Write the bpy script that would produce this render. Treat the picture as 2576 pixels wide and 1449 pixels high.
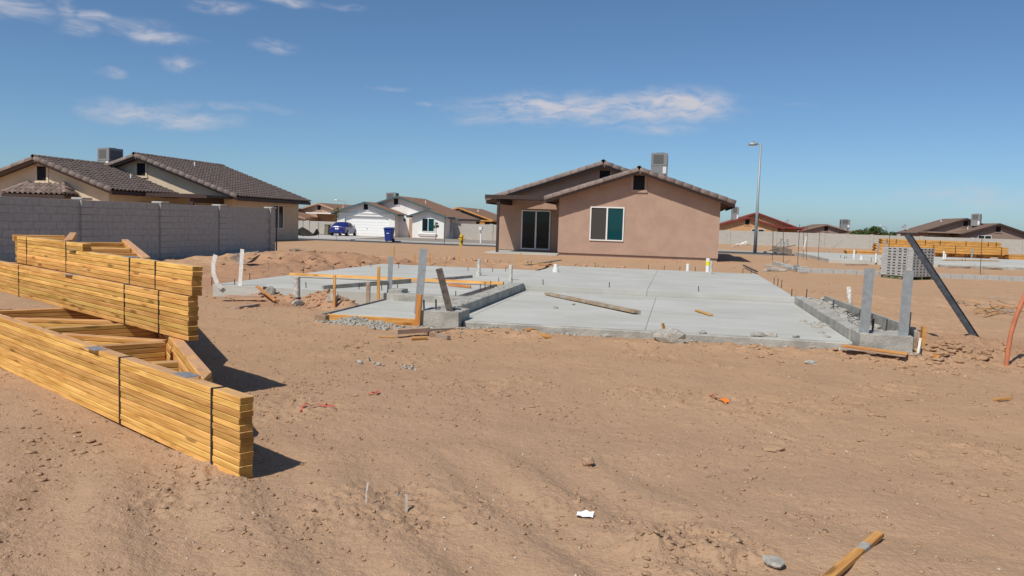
import bpy, bmesh, math, random
import numpy as np
from mathutils import Vector, Matrix
random.seed(7)
S = bpy.context.scene
for o in list(bpy.data.objects): bpy.data.objects.remove(o)
COL = S.collection
rad = math.radians
# ------------------------------------------------------------------ camera
F, CX, CY, H = 2080.0, 1288.0, 724.5, 1.55           # focal length and centre for a 2576 px wide picture
cam = bpy.data.cameras.new('camera'); camo = bpy.data.objects.new('camera', cam); COL.objects.link(camo)
RC = Matrix.Rotation(rad(11.3), 3, 'Z') @ Matrix.Rotation(rad(90-4.54), 3, 'X') @ Matrix.Rotation(rad(1.8), 3, 'Z')
camo.matrix_world = Matrix.Translation((0, 0, H)) @ RC.to_4x4()
cam.sensor_width = 36; cam.lens = 36*F/2576; cam.clip_start = .1; cam.clip_end = 9000
S.camera = camo
S.render.resolution_x, S.render.resolution_y = 1024, 576
# ------------------------------------------------------------------ light
SUN_EL, SUN_AZ = 52.0, 206.0                          # compass-like azimuth from +Y towards +X
sdir = Vector((math.sin(rad(SUN_AZ))*math.cos(rad(SUN_EL)), math.cos(rad(SUN_AZ))*math.cos(rad(SUN_EL)), math.sin(rad(SUN_EL))))
sl = bpy.data.lights.new('sun', 'SUN'); sl.energy = 4.1; sl.angle = rad(.53); sl.color = (1, .94, .85)
so = bpy.data.objects.new('sun', sl); COL.objects.link(so); so.rotation_euler = sdir.to_track_quat('Z', 'Y').to_euler()
so.location = (0, 0, 60)
W = bpy.data.worlds.new('World'); S.world = W; W.use_nodes = True
S.view_settings.view_transform = 'Standard'; S.view_settings.look = 'None'; S.view_settings.gamma = 1
S.view_settings.exposure = 0.0; S.view_settings.use_curve_mapping = False
SKY_STRENGTH = .096

class NT:
    """tiny node-tree helper"""
    def __init__(s, tree): s.t = tree; s.n = tree.nodes; s.l = tree.links
    def new(s, typ, **kw):
        nd = s.n.new(typ)
        for k, v in kw.items(): setattr(nd, k, v)
        return nd
    def put(s, sock, v):
        if hasattr(v, 'is_output') or isinstance(v, bpy.types.NodeSocket): s.l.new(v, sock)
        else: sock.default_value = v
    def math(s, op, a, b=0.0, c=0.0, clamp=False):
        nd = s.new('ShaderNodeMath', operation=op, use_clamp=clamp)
        for i, v in enumerate((a, b, c)): s.put(nd.inputs[i], v)
        return nd.outputs[0]
    def vm(s, op, a, b=(0, 0, 0)):
        nd = s.new('ShaderNodeVectorMath', operation=op); s.put(nd.inputs[0], a); s.put(nd.inputs[1], b)
        return nd.outputs['Value'] if op in ('LENGTH', 'DOT_PRODUCT') else nd.outputs[0]
    def noise(s, vec, scale, detail=4, rough=.55, dist=0.0):
        nd = s.new('ShaderNodeTexNoise'); s.put(nd.inputs['Vector'], vec)
        nd.inputs['Scale'].default_value = scale; nd.inputs['Detail'].default_value = detail
        nd.inputs['Roughness'].default_value = rough; nd.inputs['Distortion'].default_value = dist
        return nd.outputs['Fac']
    def ramp(s, v, a, b, lo=0.0, hi=1.0, smooth=True):
        nd = s.new('ShaderNodeMapRange'); nd.interpolation_type = 'SMOOTHSTEP' if smooth else 'LINEAR'
        s.put(nd.inputs[0], v)
        for i, x in enumerate((a, b, lo, hi)): s.put(nd.inputs[i+1], x)
        return nd.outputs[0]
    def mix(s, f, a, b, typ='MIX'):
        nd = s.new('ShaderNodeMix', data_type='RGBA', blend_type=typ)
        s.put(nd.inputs[0], f)
        for sock, v in ((nd.inputs[6], a), (nd.inputs[7], b)):
            s.put(sock, v if isinstance(v, bpy.types.NodeSocket) else (*v, 1)[:4])
        return nd.outputs[2]

# sky: Nishita plus thin streaky clouds
nt = NT(W.node_tree); bg = nt.n['Background']
sky = nt.new('ShaderNodeTexSky', sky_type='NISHITA'); sky.sun_disc = False
sky.sun_elevation = rad(SUN_EL); sky.sun_rotation = rad(SUN_AZ); sky.altitude = 80
sky.air_density = .7; sky.dust_density = .65; sky.ozone_density = 5.0
tc = nt.new('ShaderNodeTexCoord'); sx = nt.new('ShaderNodeSeparateXYZ'); nt.l.new(tc.outputs['Generated'], sx.inputs[0])
az = nt.math('ARCTAN2', sx.outputs[0], sx.outputs[1]); el = nt.math('ARCSINE', sx.outputs[2])
azw = nt.math('WRAP', nt.math('ADD', az, rad(11.3)), rad(40), rad(-40))     # the same broken cloud field all the way round
cv = nt.new('ShaderNodeCombineXYZ'); nt.put(cv.inputs[0], azw); nt.put(cv.inputs[1], el)
def px_dir(px, py):
    return (RC @ Vector(((px-CX)/F, -(py-CY)/F, -1))).normalized()
def px_angles(px, py):
    d = px_dir(px, py); return math.atan2(d.x, d.y)+rad(11.3), math.asin(d.z)
warp = nt.noise(cv.outputs[0], 9, 3); warp2 = nt.noise(nt.vm('ADD', cv.outputs[0], (3.7, 1.2, 0)), 9, 3)
wv = nt.new('ShaderNodeCombineXYZ'); nt.put(wv.inputs[0], nt.math('MULTIPLY', nt.math('SUBTRACT', warp, .5), .10))
nt.put(wv.inputs[1], nt.math('MULTIPLY', nt.math('SUBTRACT', warp2, .5), .035))
cvw = nt.vm('ADD', cv.outputs[0], wv.outputs[0])
CL = [(1480, 275, 330, 42, .95), (1700, 262, 170, 46, 1.0), (1300, 300, 160, 26, .55), (1640, 325, 120, 16, .5), (350, 275, 120, 24, .7),
      (470, 300, 110, 24, .75), (560, 268, 160, 12, .3), (340, 80, 80, 26, .8), (400, 100, 95, 14, .6), (165, 25, 30, 22, .65), (180, 75, 36, 22, .6),
      (40, 22, 80, 30, .75), (455, 165, 62, 18, .6), (720, 132, 58, 15, .6), (555, 25, 80, 16, .6), (730, 8, 60, 14, .8), (255, 182, 28, 10, .4),
      (235, 48, 36, 13, .7), (850, 12, 50, 8, .35), (2450, 500, 130, 34, .38), (2280, 500, 60, 16, .2), (960, 225, 40, 6, .25), (1050, 260, 26, 6, .35), (2000, 262, 60, 8, .16)]
tot = 0.0
for (px, py, rx, ry, st) in CL:
    a, e = px_angles(px, py)
    d = nt.vm('MULTIPLY', nt.vm('SUBTRACT', cvw, (a, e, 0)), (F/rx, F/ry, 0))
    m = nt.ramp(nt.vm('LENGTH', d), 1.35, .15, 0, st)
    tot = nt.math('MAXIMUM', tot, m)
st2 = nt.vm('MULTIPLY', cvw, (1, 3.2, 1))
n1 = nt.noise(st2, 26, 8, .62, .3); n2 = nt.noise(st2, 7, 4, .6)
dens = nt.ramp(nt.math('ADD', nt.math('MULTIPLY', n1, .75), nt.math('MULTIPLY', n2, .35)), .40, .70)
fac = nt.math('MULTIPLY', tot, nt.math('ADD', nt.math('MULTIPLY', dens, 1.05), nt.math('MULTIPLY', tot, .16)), clamp=True)
SKYT = nt.mix(1.0, sky.outputs[0], (.91, 1.045, 1.06), 'MULTIPLY')
SKYC = nt.mix(fac, SKYT, (5.9, 5.9, 6.6))
nt.l.new(SKYC, bg.inputs[0]); bg.inputs[1].default_value = SKY_STRENGTH

# ------------------------------------------------------------------ ground heights
rng = np.random.RandomState(3)
PERM = rng.permutation(512)
GA = rng.rand(512)*2*np.pi; GX, GY = np.cos(GA), np.sin(GA)
def pn(x, y):
    x = np.asarray(x, float); y = np.asarray(y, float)
    xi = np.floor(x).astype(np.int64); yi = np.floor(y).astype(np.int64); xf = x-xi; yf = y-yi
    def g(a, b, dx, dy):
        h = PERM[(PERM[a & 511]+b) & 511]; return GX[h]*dx+GY[h]*dy
    u = xf*xf*xf*(xf*(xf*6-15)+10); v = yf*yf*yf*(yf*(yf*6-15)+10)
    n00 = g(xi, yi, xf, yf); n10 = g(xi+1, yi, xf-1, yf); n01 = g(xi, yi+1, xf, yf-1); n11 = g(xi+1, yi+1, xf-1, yf-1)
    return ((n00*(1-u)+n10*u)*(1-v)+(n01*(1-u)+n11*u)*v)*1.5
def sm(x, a, b):
    t = np.clip((np.asarray(x, float)-a)/(b-a), 0, 1); return t*t*(3-2*t)
RUT = (math.cos(rad(37)), math.sin(rad(37)))              # across the tyre ruts
MOUNDS = [(-6.0, 13.45, .42, .30, .24, 1), (-5.55, 13.15, .35, .25, .13, 1), (-7.0, 13.72, .6, .2, .10, 1), (-11.6, 24.6, 3.4, 2.2, .40, .6),
          (-10.6, 20.6, 1.7, 2.4, .22, .6), (-8.6, 27.5, 3, 1.2, .2, .5), (4.15, 12.7, .55, .45, .11, 1), (3.55, 11.9, .7, .5, .07, 1), (1.2, 11.05, .9, .3, .03, .6),
          (-2.2, 11.15, 1.0, .22, .04, .6), (5.3, 41.5, 1.3, 1.6, .25, .6), (-13.5, 30.0, 2.2, 2.5, .12, .5), (-4.6, 28.5, 2.4, .7, .12, .8),
          (.95, 3.95, .0001, .1, 0, 0), (3.9, 17.5, 1.2, 3.5, .06, .6), (6.6, 20.5, 2.2, 1.2, .10, .8), (.12, 4.02, .30, .2, .03, 1), (2.7, 11.05, .9, .38, .055, .6), (-.4, 11.0, 2.8, .35, .03, .12), (4.0, 11.9, .8, .7, .05, 1)]
SLABS = [(-8.5, 14.0, 2.35, 23.0), (-3.6, 11.45, 3.05, 26.1), (-5.05, 11.2, -3.4, 14.2)]
def base_h(x, y):
    zl = np.interp(y, [-99, 50, 57, 64, 84, 110], [0, 0, -.3, -.33, -.4, -.35])
    zr = np.interp(y, [-99, 52, 58, 66, 103], [0, 0, -.10, -.10, -.25])
    w = sm(x, -12, 3); return zl*(1-w)+zr*w
def gzn(x, y, fine=True):
    x = np.asarray(x, float); y = np.asarray(y, float)
    r = np.hypot(x, y)
    z = base_h(x, y)
    far = 1-sm(r, 26, 48)
    z = z+far*(.035*pn(x*.33+5, y*.33)+.016*pn(x*1.3, y*1.3+9)*(1-sm(r, 18, 30)))
    # soft tyre ruts in the foreground
    ca, sa = RUT
    t = x*ca+y*sa; q = -x*sa+y*ca
    wob = .16*pn(q*.55+1, t*.35)
    rut = sm(np.abs(np.mod((t+wob)/.55, 1)-.5), .08, .45)-.5
    z = z+.055*rut*(.65+.5*pn(q*.9+3, t*.6))*(1-sm(x+.35*y, 1.0, 2.2))*(1-sm(y-.25*x, 4.4, 6.2))
    t2 = x*.35+y*.94
    z = z+.012*np.sin(t2*9+2*pn(x*.8, y*.8))*sm(pn(x*.3+2, y*.3), -.1, .4)*sm(x, -1, 1)*(1-sm(y, 8, 11))
    lump = np.zeros_like(z)
    for (mx, my, rx, ry, h, lu) in MOUNDS:
        d = np.sqrt(((x-mx)/rx)**2+((y-my)/ry)**2)
        m = 1-sm(d+.25*pn(x*2.2, y*2.2), .15, 1.45)
        z = z+h*m; lump = np.maximum(lump, lu*(1-sm(d, .7, 1.7)))
    if fine:
        patch = np.maximum(sm(pn(x*.85+11, y*.85+4), .14, .5), lump)
        near = 1-sm(r, 14, 30)
        c1 = pn(x*7.5, y*7.5); c2 = pn(x*17+3, y*17)
        crust = sm(c1+.35*pn(x*2.6, y*2.6), .10, .32)
        z = z+near*(.007*pn(x*3.3+7, y*3.3)+.0045*pn(x*9.1, y*9.1+5)+.0032*pn(x*21, y*21)+.0016*pn(x*37, y*37))
        c3 = pn(x*29+6, y*29); sp = sm(pn(x*2.1+31, y*2.1), -.1, .45)
        z = z+near*patch*(.024*crust*(.5+.5*pn(x*4.2, y*4.2+3))+.014*np.maximum(c2, 0)+.006*c3)+near*sp*(.005*np.maximum(c2, -.1)+.003*c3)
        z = z+lump*far*(.05*np.maximum(pn(x*5, y*5+8), -.2)+.022*pn(x*12+1, y*12))
    ins = np.zeros_like(z)
    for (a, b, c, d) in SLABS:
        e = .12
        k = sm(x, a-.02, a+e)*(1-sm(x, c-e, c+.02))*sm(y, b-.02, b+e)*(1-sm(y, d-e, d+.02)); ins = np.maximum(ins, k)
    z = z*(1-ins)+(-.03)*ins
    return z
def gz(x, y): return float(gzn(np.array([x]), np.array([y]))[0])
def P(px, py, dz=0.0):
    """ground point seen at a picture position"""
    d = px_dir(px, py); z = 0.0
    for _ in range(7):
        t = (z-H)/d.z; x, y = d.x*t, d.y*t; z = float(gzn(np.array([x]), np.array([y]), False)[0])
    return Vector((x, y, gz(x, y)+dz))
def PZ(px, py, z):
    d = px_dir(px, py); t = (z-H)/d.z; return Vector((d.x*t, d.y*t, z))
def PY(px, py, y):
    d = px_dir(px, py); t = y/d.y; return Vector((d.x*t, y, H+d.z*t))

# ------------------------------------------------------------------ object helpers
WO = {}
def tag(o, label=None, cat=None, group=None, kind=None):
    if label: o['label'] = label
    if cat: o['category'] = cat
    if group: o['group'] = group
    if kind: o['kind'] = kind
    return o
def thing(name, loc, label, cat, group=None):
    o = bpy.data.objects.new(name, None); COL.objects.link(o); o.location = loc; o.empty_display_size = .2
    WO[o] = Vector(loc); return tag(o, label, cat, group)
def link(name, me, M, parent=None, mat=None):
    o = bpy.data.objects.new(name, me); COL.objects.link(o)
    if parent is not None:
        o.parent = parent; M = Matrix.Translation(-WO[parent]) @ M
        WO[o] = Vector(WO[parent])+M.translation
    else: WO[o] = M.translation.copy()
    o.matrix_local = M
    return o
class B:
    """collects shapes given in world coordinates, then builds one mesh object"""
    def __init__(s): s.v = []; s.f = []
    def add(s, vs, fs):
        k = len(s.v); s.v += [Vector(v) for v in vs]; s.f += [tuple(i+k for i in f) for f in fs]; return s
    def box(s, c, d, R=None):
        c = Vector(c); h = Vector(d)/2
        vs = [Vector((x*h.x, y*h.y, z*h.z)) for x in (-1, 1) for y in (-1, 1) for z in (-1, 1)]
        if R is not None: vs = [R @ v for v in vs]
        return s.add([v+c for v in vs], [(0, 1, 3, 2), (4, 6, 7, 5), (0, 4, 5, 1), (2, 3, 7, 6), (0, 2, 6, 4), (1, 5, 7, 3)])
    def bx(s, x0, x1, y0, y1, z0, z1): return s.box(((x0+x1)/2, (y0+y1)/2, (z0+z1)/2), (x1-x0, y1-y0, z1-z0))
    def bar(s, p, q, w, h, up=(0, 0, 1)):
        p, q = Vector(p), Vector(q); d = q-p; L = d.length; d.normalize(); up = Vector(up)
        if abs(d.dot(up)) > .98: up = Vector((0, 1, 0))
        sd = d.cross(up).normalized(); u = sd.cross(d).normalized()
        return s.box((p+q)/2, (L, w, h), Matrix((d, sd, u)).transposed())
    def tube(s, pts, r, n=8, cap=True):
        pts = [Vector(p) for p in pts]; rs = r if isinstance(r, (list, tuple)) else [r]*len(pts); rings = []
        vs = []; ref = None
        for i, p in enumerate(pts):
            d = (pts[min(i+1, len(pts)-1)]-pts[max(i-1, 0)]).normalized()
            a = Vector((0, 0, 1)) if abs(d.z) < .95 else Vector((1, 0, 0))
            if ref is not None: a = ref
            e = d.cross(a).normalized(); g = d.cross(e).normalized(); ref = -g if False else a
            vs += [p+(e*math.cos(2*math.pi*k/n)+g*math.sin(2*math.pi*k/n))*rs[i] for k in range(n)]
        fs = [(i*n+k, i*n+(k+1) % n, (i+1)*n+(k+1) % n, (i+1)*n+k) for i in range(len(pts)-1) for k in range(n)]
        if cap: fs += [tuple(range(n))[::-1], tuple((len(pts)-1)*n+k for k in range(n))]
        return s.add(vs, fs)
    def prism(s, poly, y0, y1):
        """polygon in x-z extruded along y"""
        n = len(poly); vs = [(x, y0, z) for x, z in poly]+[(x, y1, z) for x, z in poly]
        return s.add(vs, [tuple(range(n)), tuple(range(2*n-1, n-1, -1))]+[(i, n+i, n+(i+1) % n, (i+1) % n) for i in range(n)])
    def slabpoly(s, poly, z0, z1):
        n = len(poly); vs = [(x, y, z0) for x, y in poly]+[(x, y, z1) for x, y in poly]
        return s.add(vs, [tuple(range(n))[::-1], tuple(range(n, 2*n))]+[(i, (i+1) % n, n+(i+1) % n, n+i) for i in range(n)])
    def rock(s, c, r, sq=(1, 1, .6), seed=0, jag=.3):
        rd = random.Random(seed); bm = bmesh.new(); bmesh.ops.create_icosphere(bm, subdivisions=2, radius=1)
        ax = Matrix.Rotation(rd.random()*6.28, 3, 'Z')
        pl = [(Vector((rd.gauss(0, 1), rd.gauss(0, 1), rd.gauss(0, 1))).normalized(), .62+.3*rd.random()) for _ in range(9)]
        vs = []
        for v in bm.verts:
            p = v.co.copy()
            for nn, dd in pl:
                t = p.dot(nn)
                if t > dd: p -= nn*(t-dd)
            p *= 1+jag*(rd.random()-.5)*.5
            vs.append(ax @ Vector((p.x*sq[0]*r, p.y*sq[1]*r, p.z*sq[2]*r))+Vector(c))
        fs = [tuple(v.index for v in f.verts) for f in bm.faces]; bm.free(); return s.add(vs, fs)
    def mesh(s, mat, org=(0, 0, 0), smooth=False, bevel=0.0):
        o = Vector(org); me = bpy.data.meshes.new('m'); me.from_pydata([v-o for v in s.v], [], s.f)
        bm = bmesh.new(); bm.from_mesh(me)
        bmesh.ops.recalc_face_normals(bm, faces=bm.faces)
        if bevel: bmesh.ops.bevel(bm, geom=list(bm.edges), offset=bevel, segments=1, affect='EDGES', clamp_overlap=True)
        bm.to_mesh(me); bm.free()
        for m in (mat if isinstance(mat, (list, tuple)) else [mat]): me.materials.append(m)
        if smooth:
            for p in me.polygons: p.use_smooth = True
        me.update(); return me
    def build(s, name, mat, parent=None, smooth=False, bevel=0.0, label=None, cat=None, group=None, kind=None, org=None):
        if org is None:
            if parent is not None: org = WO[parent]
            else:
                xs = [v.x for v in s.v]; ys = [v.y for v in s.v]; org = ((min(xs)+max(xs))/2, (min(ys)+max(ys))/2, min(v.z for v in s.v))
        o = link(name, s.mesh(mat, org, smooth, bevel), Matrix.Translation(org), parent)
        return tag(o, label, cat, group, kind)
def autosmooth(o, ang=40):
    me = o.data
    for p in me.polygons: p.use_smooth = True
    bm = bmesh.new(); bm.from_mesh(me)
    for e in bm.edges:
        if len(e.link_faces) == 2 and e.calc_face_angle(0) > rad(ang): e.smooth = False
    bm.to_mesh(me); bm.free(); return o

# ------------------------------------------------------------------ materials
def mat(name, col, rough=.85, var=.12, scale=6.0, bump=0.0, bscale=40.0, col2=None, metal=0.0, rnd=0.0, spec=.3, det=5, world=True, bdist=.01):
    m = bpy.data.materials.new(name); m.use_nodes = True; t = NT(m.node_tree); b = t.n['Principled BSDF']
    b.inputs['Roughness'].default_value = rough; b.inputs['Metallic'].default_value = metal
    b.inputs['Specular IOR Level'].default_value = spec
    vec = t.new('ShaderNodeNewGeometry').outputs['Position'] if world else t.new('ShaderNodeTexCoord').outputs['Object']
    c = col
    if var or col2:
        n = t.noise(vec, scale, det, .6)
        c2 = col2 or tuple(max(0, x*(1-var*1.6)) for x in col); c1 = col if col2 else tuple(x*(1+var*.5) for x in col)
        c = t.mix(t.ramp(n, .3, .7), c1, c2)
    if rnd:
        r = t.new('ShaderNodeObjectInfo').outputs['Random']
        hs = t.new('ShaderNodeHueSaturation'); t.put(hs.inputs['Color'], c if isinstance(c, bpy.types.NodeSocket) else (*c, 1))
        t.put(hs.inputs['Value'], t.ramp(r, 0, 1, 1-rnd, 1+rnd, False)); c = hs.outputs[0]
    t.put(b.inputs['Base Color'], c if isinstance(c, bpy.types.NodeSocket) else (*c, 1))
    if bump:
        bn = t.new('ShaderNodeBump'); bn.inputs['Strength'].default_value = bump; bn.inputs['Distance'].default_value = bdist
        t.put(bn.inputs['Height'], t.noise(vec, bscale, 4, .6)); t.l.new(bn.outputs[0], b.inputs['Normal'])
    return m
def wood(name, c1, c2, rnd=.14, dirt=None, knots=True, lscale=1.0, dust=False):
    """grain runs along local x"""
    m = bpy.data.materials.new(name); m.use_nodes = True; t = NT(m.node_tree); b = t.n['Principled BSDF']
    b.inputs['Roughness'].default_value = .75; b.inputs['Specular IOR Level'].default_value = .2
    oc = t.new('ShaderNodeTexCoord').outputs['Object']; r = t.new('ShaderNodeObjectInfo').outputs['Random']
    off = t.vm('ADD', oc, (0, 0, 0)); cb = t.new('ShaderNodeCombineXYZ'); t.put(cb.inputs[0], t.math('MULTIPLY', r, 57.0)); t.put(cb.inputs[2], t.math('MULTIPLY', r, 31.0))
    p = t.vm('ADD', off, cb.outputs[0])
    n1 = t.noise(t.vm('MULTIPLY', p, (.9*lscale, 9, 13)), 2.2, 4, .55, .7); n2 = t.noise(t.vm('MULTIPLY', p, (2.5*lscale, 70, 95)), 1.5, 3, .6)
    n3 = t.noise(t.vm('MULTIPLY', p, (1.6*lscale, 1, 1)), .9, 2)
    c = t.mix(t.ramp(n1, .36, .66), c1, c2)
    c = t.mix(t.ramp(n2, .46, .75, 0, .42), c, tuple(x*.58 for x in c2))
    c = t.mix(t.ramp(n3, .45, .70, 0, .35), c, tuple(x*1.22 for x in c1))
    if knots:
        vo = t.new('ShaderNodeTexVoronoi'); t.put(vo.inputs['Vector'], t.vm('MULTIPLY', p, (1.9*lscale, 7, 9))); vo.inputs['Scale'].default_value = 1.0
        k = t.ramp(vo.outputs['Distance'], .09, .2, .75, 0); c = t.mix(k, c, tuple(x*.34 for x in c2))
    if dirt: c = t.mix(t.ramp(t.noise(p, 5, 5), .4, .65, 0, .7), c, dirt)
    if dust:                                     # end grain is darker, blown dust lies on the flat tops
        sn = t.new('ShaderNodeSeparateXYZ'); t.l.new(t.new('ShaderNodeTexCoord').outputs['Normal'], sn.inputs[0])
        c = t.mix(t.ramp(t.math('ABSOLUTE', sn.outputs[0]), .7, .95, 0, .75), c, tuple(x*.62 for x in c2))
        c = t.mix(t.math('MULTIPLY', t.ramp(sn.outputs[2], .75, .97), t.ramp(t.noise(p, 4, 4), .3, .65, .35, .85)), c, (.46, .285, .175))
    hs = t.new('ShaderNodeHueSaturation'); t.put(hs.inputs['Color'], c); r2 = t.math('FRACT', t.math('MULTIPLY', r, 7.31))
    t.put(hs.inputs['Value'], t.ramp(r, 0, 1, 1-rnd, 1+rnd, False)); t.put(hs.inputs['Hue'], t.ramp(r2, 0, 1, .49, .508, False))
    t.l.new(hs.outputs[0], b.inputs['Base Color'])
    bn = t.new('ShaderNodeBump'); bn.inputs['Strength'].default_value = .25; bn.inputs['Distance'].default_value = .003
    t.put(bn.inputs['Height'], n2); t.l.new(bn.outputs[0], b.inputs['Normal'])
    return m
M = {}
M['lumber'] = wood('lumber', (.73, .425, .128), (.50, .248, .056), rnd=.22, dust=True)
M['stake'] = wood('stake wood', (.62, .34, .11), (.45, .21, .06))
M['old'] = wood('weathered board', (.42, .30, .20), (.30, .19, .115), dirt=(.42, .40, .36))
M['grey'] = wood('grey weathered wood', (.36, .31, .25), (.24, .19, .15), dirt=(.43, .42, .39))
M['orange'] = mat('orange plastic', (.56, .20, .10), .65, .12, 9)
M['stakeorange'] = wood('orange brown stake wood', (.62, .27, .09), (.48, .18, .05), knots=False)
M['band'] = mat('steel band', (.02, .018, .02), .45, 0)
M['plate'] = mat('galvanised plate', (.42, .46, .50), .45, .2, 30, metal=.6)
M['galv'] = mat('galvanised steel', (.335, .365, .375), .5, .10, 14, metal=.25, bump=.1, bscale=60)
M['steel'] = mat('dark steel', (.085, .09, .10), .5, .25, 12, metal=.5)
M['strapdark'] = mat('dull strap', (.17, .145, .125), .6, .25, 16, metal=.3)
M['rebar'] = mat('rusty rebar', (.10, .055, .035), .8, .3, 30)
M['rebargrey'] = mat('grey rebar', (.075, .07, .068), .75, .3, 30)
M['pvc'] = mat('white pipe', (.80, .79, .74), .45, .1, 20)
M['pvcdirty'] = mat('dirty white pipe', (.74, .72, .66), .6, 0, 22, col2=(.36, .33, .28))
M['yellow'] = mat('yellow tape', (.80, .72, .03), .5, .05)
M['conc'] = mat('concrete', (.495, .488, .44), .9, 0, .8, bump=.35, bscale=55, col2=(.43, .422, .378), det=8)
M['concdamp'] = mat('concrete stem', (.45, .435, .385), .92, 0, 3.5, bump=.6, bscale=30, col2=(.29, .275, .24), det=8, bdist=.02)
M['rubble'] = mat('concrete crumbs', (.41, .385, .335), .95, .2, 30, bump=.6, bscale=70)
M['gravelgrey'] = mat('grey gravel', (.43, .41, .355), .95, .3, 40, bump=.6, bscale=80)
M['block'] = mat('grey block', (.41, .41, .385), .95, .08, 9, bump=.5, bscale=90, rnd=.03)
M['mortar'] = mat('mortar', (.35, .345, .32), .95, .1, 20)
M['cmu'] = mat('pale block', (.43, .43, .41), .95, .08, 12, bump=.4, bscale=90, rnd=.06)
M['stucco'] = mat('rose stucco', (.44, .302, .228), .95, .07, 1.3, bump=.55, bscale=75, bdist=.008)
M['stuccotrim'] = mat('rose stucco trim', (.458, .318, .242), .95, .05, 2, bump=.4, bscale=75)
M['cream'] = mat('cream stucco', (.66, .54, .385), .95, .06, 1.3, bump=.5, bscale=75)
M['creamtrim'] = mat('cream trim', (.70, .565, .40), .9, .05, 2)
M['tile'] = mat('brown roof tile', (.185, .142, .125), .8, .18, 7, bump=.3, bscale=60, rnd=.16)
M['tilepale'] = mat('mixed brown roof tile', (.26, .195, .165), .8, .22, 5, bump=.3, bscale=60, rnd=.22)
M['raketile'] = mat('grey brown rake tile', (.26, .205, .178), .8, .16, 6, bump=.3, bscale=60, rnd=.12)
M['rakeboard'] = mat('taupe rake board', (.15, .108, .09), .7, .1, 8)
M['fascia'] = mat('dark brown fascia', (.062, .042, .036), .65, .1, 8)
M['soffit'] = mat('brown soffit', (.105, .075, .062), .8, .1, 8)
M['white'] = mat('white vinyl', (.80, .79, .76), .5, .03)
M['whitewall'] = mat('white stucco', (.80, .785, .75), .92, .03, 2, bump=.3, bscale=70)
M['whitedoor'] = mat('white garage door', (.86, .86, .84), .6, .02)
M['teal'] = mat('teal trim', (.07, .125, .14), .7, .1, 6)
M['shingle'] = mat('brown shingles', (.285, .165, .102), .95, 0, 2.5, bump=.5, bscale=30, col2=(.20, .112, .07), det=9)
M['shingle2'] = mat('grey brown shingles', (.215, .145, .105), .95, 0, 2.5, bump=.5, bscale=30, col2=(.155, .10, .072), det=9)
M['vent'] = mat('dark louvre', (.018, .018, .024), .6, 0)
M['ac'] = mat('grey metal cabinet', (.28, .278, .272), .55, .06, 6, metal=.2)
M['acdark'] = mat('grey coil', (.14, .138, .135), .7, .15, 40)
M['tan'] = mat('tan stucco', (.44, .30, .21), .95, .06, 1.5)
M['brownwall'] = mat('brown stucco', (.30, .215, .175), .95, .06, 1.5)
M['orangewall'] = mat('ochre stucco', (.58, .34, .17), .95, .06, 1.5)
M['red'] = mat('dark red trim', (.23, .035, .035), .7, .1, 5)
M['asphalt'] = mat('asphalt', (.07, .068, .066), .95, .2, 4, bump=.4, bscale=60)
M['kerb'] = mat('kerb concrete', (.50, .48, .44), .9, .08, 3)
M['yard'] = mat('yard gravel', (.31, .27, .225), .95, .2, 12, bump=.7, bscale=35)
M['roadgravel'] = mat('roadside gravel', (.27, .225, .185), .95, .25, 10, bump=.7, bscale=35)
M['bin'] = mat('blue plastic', (.028, .055, .26), .45, .1, 8)
M['hydrant'] = mat('yellow hydrant paint', (.68, .42, .035), .45, .08, 10)
M['carblue'] = mat('blue car paint', (.012, .022, .17), .25, .04, 4, spec=.6)
M['black'] = mat('black rubber', (.02, .02, .02), .7, 0)
M['chrome'] = mat('alloy', (.60, .60, .62), .3, .05, metal=.8)
M['lamp_red'] = mat('red lens', (.20, .02, .02), .25, 0, spec=.6)
M['bark'] = mat('bark', (.13, .10, .075), .9, .2, 20)
M['leaf'] = mat('leaf', (.085, .135, .035), .8, 0, 5, col2=(.05, .085, .022), rnd=.1)
M['leafyellow'] = mat('yellow green leaf', (.22, .20, .05), .8, 0, 5, col2=(.13, .13, .035))
M['tarp'] = mat('grey mesh screen', (.04, .036, .032), .9, .2, 6)
M['paper'] = mat('white paper', (.86, .85, .82), .7, .03, 20)
M['redtape'] = mat('red tape', (.60, .07, .05), .55, .1, 30)
M['orangetape'] = mat('orange tape', (.90, .22, .02), .5, .1, 30)
M['plastic'] = mat('clear strip', (.50, .46, .41), .35, .1, 30)
M['pallet'] = mat('green pallet paint', (.07, .15, .085), .8, 0, 12, col2=(.30, .22, .13))
M['dish'] = mat('grey dish', (.36, .37, .38), .5, .05)
M['spray'] = mat('dark spray paint', (.06, .035, .025), .8, 0)
M['wrap'] = mat('shrink film', (.62, .63, .63), .25, .05, 20, spec=.6)
M['sheet'] = mat('pale board', (.62, .58, .50), .8, .12, 10)
M['roofpatch'] = mat('roof jack metal', (.62, .64, .66), .4, .1, metal=.4)
M['formgrey'] = mat('cement caked form board', (.40, .385, .335), .9, .2, 9, bump=.4, bscale=40)
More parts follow.
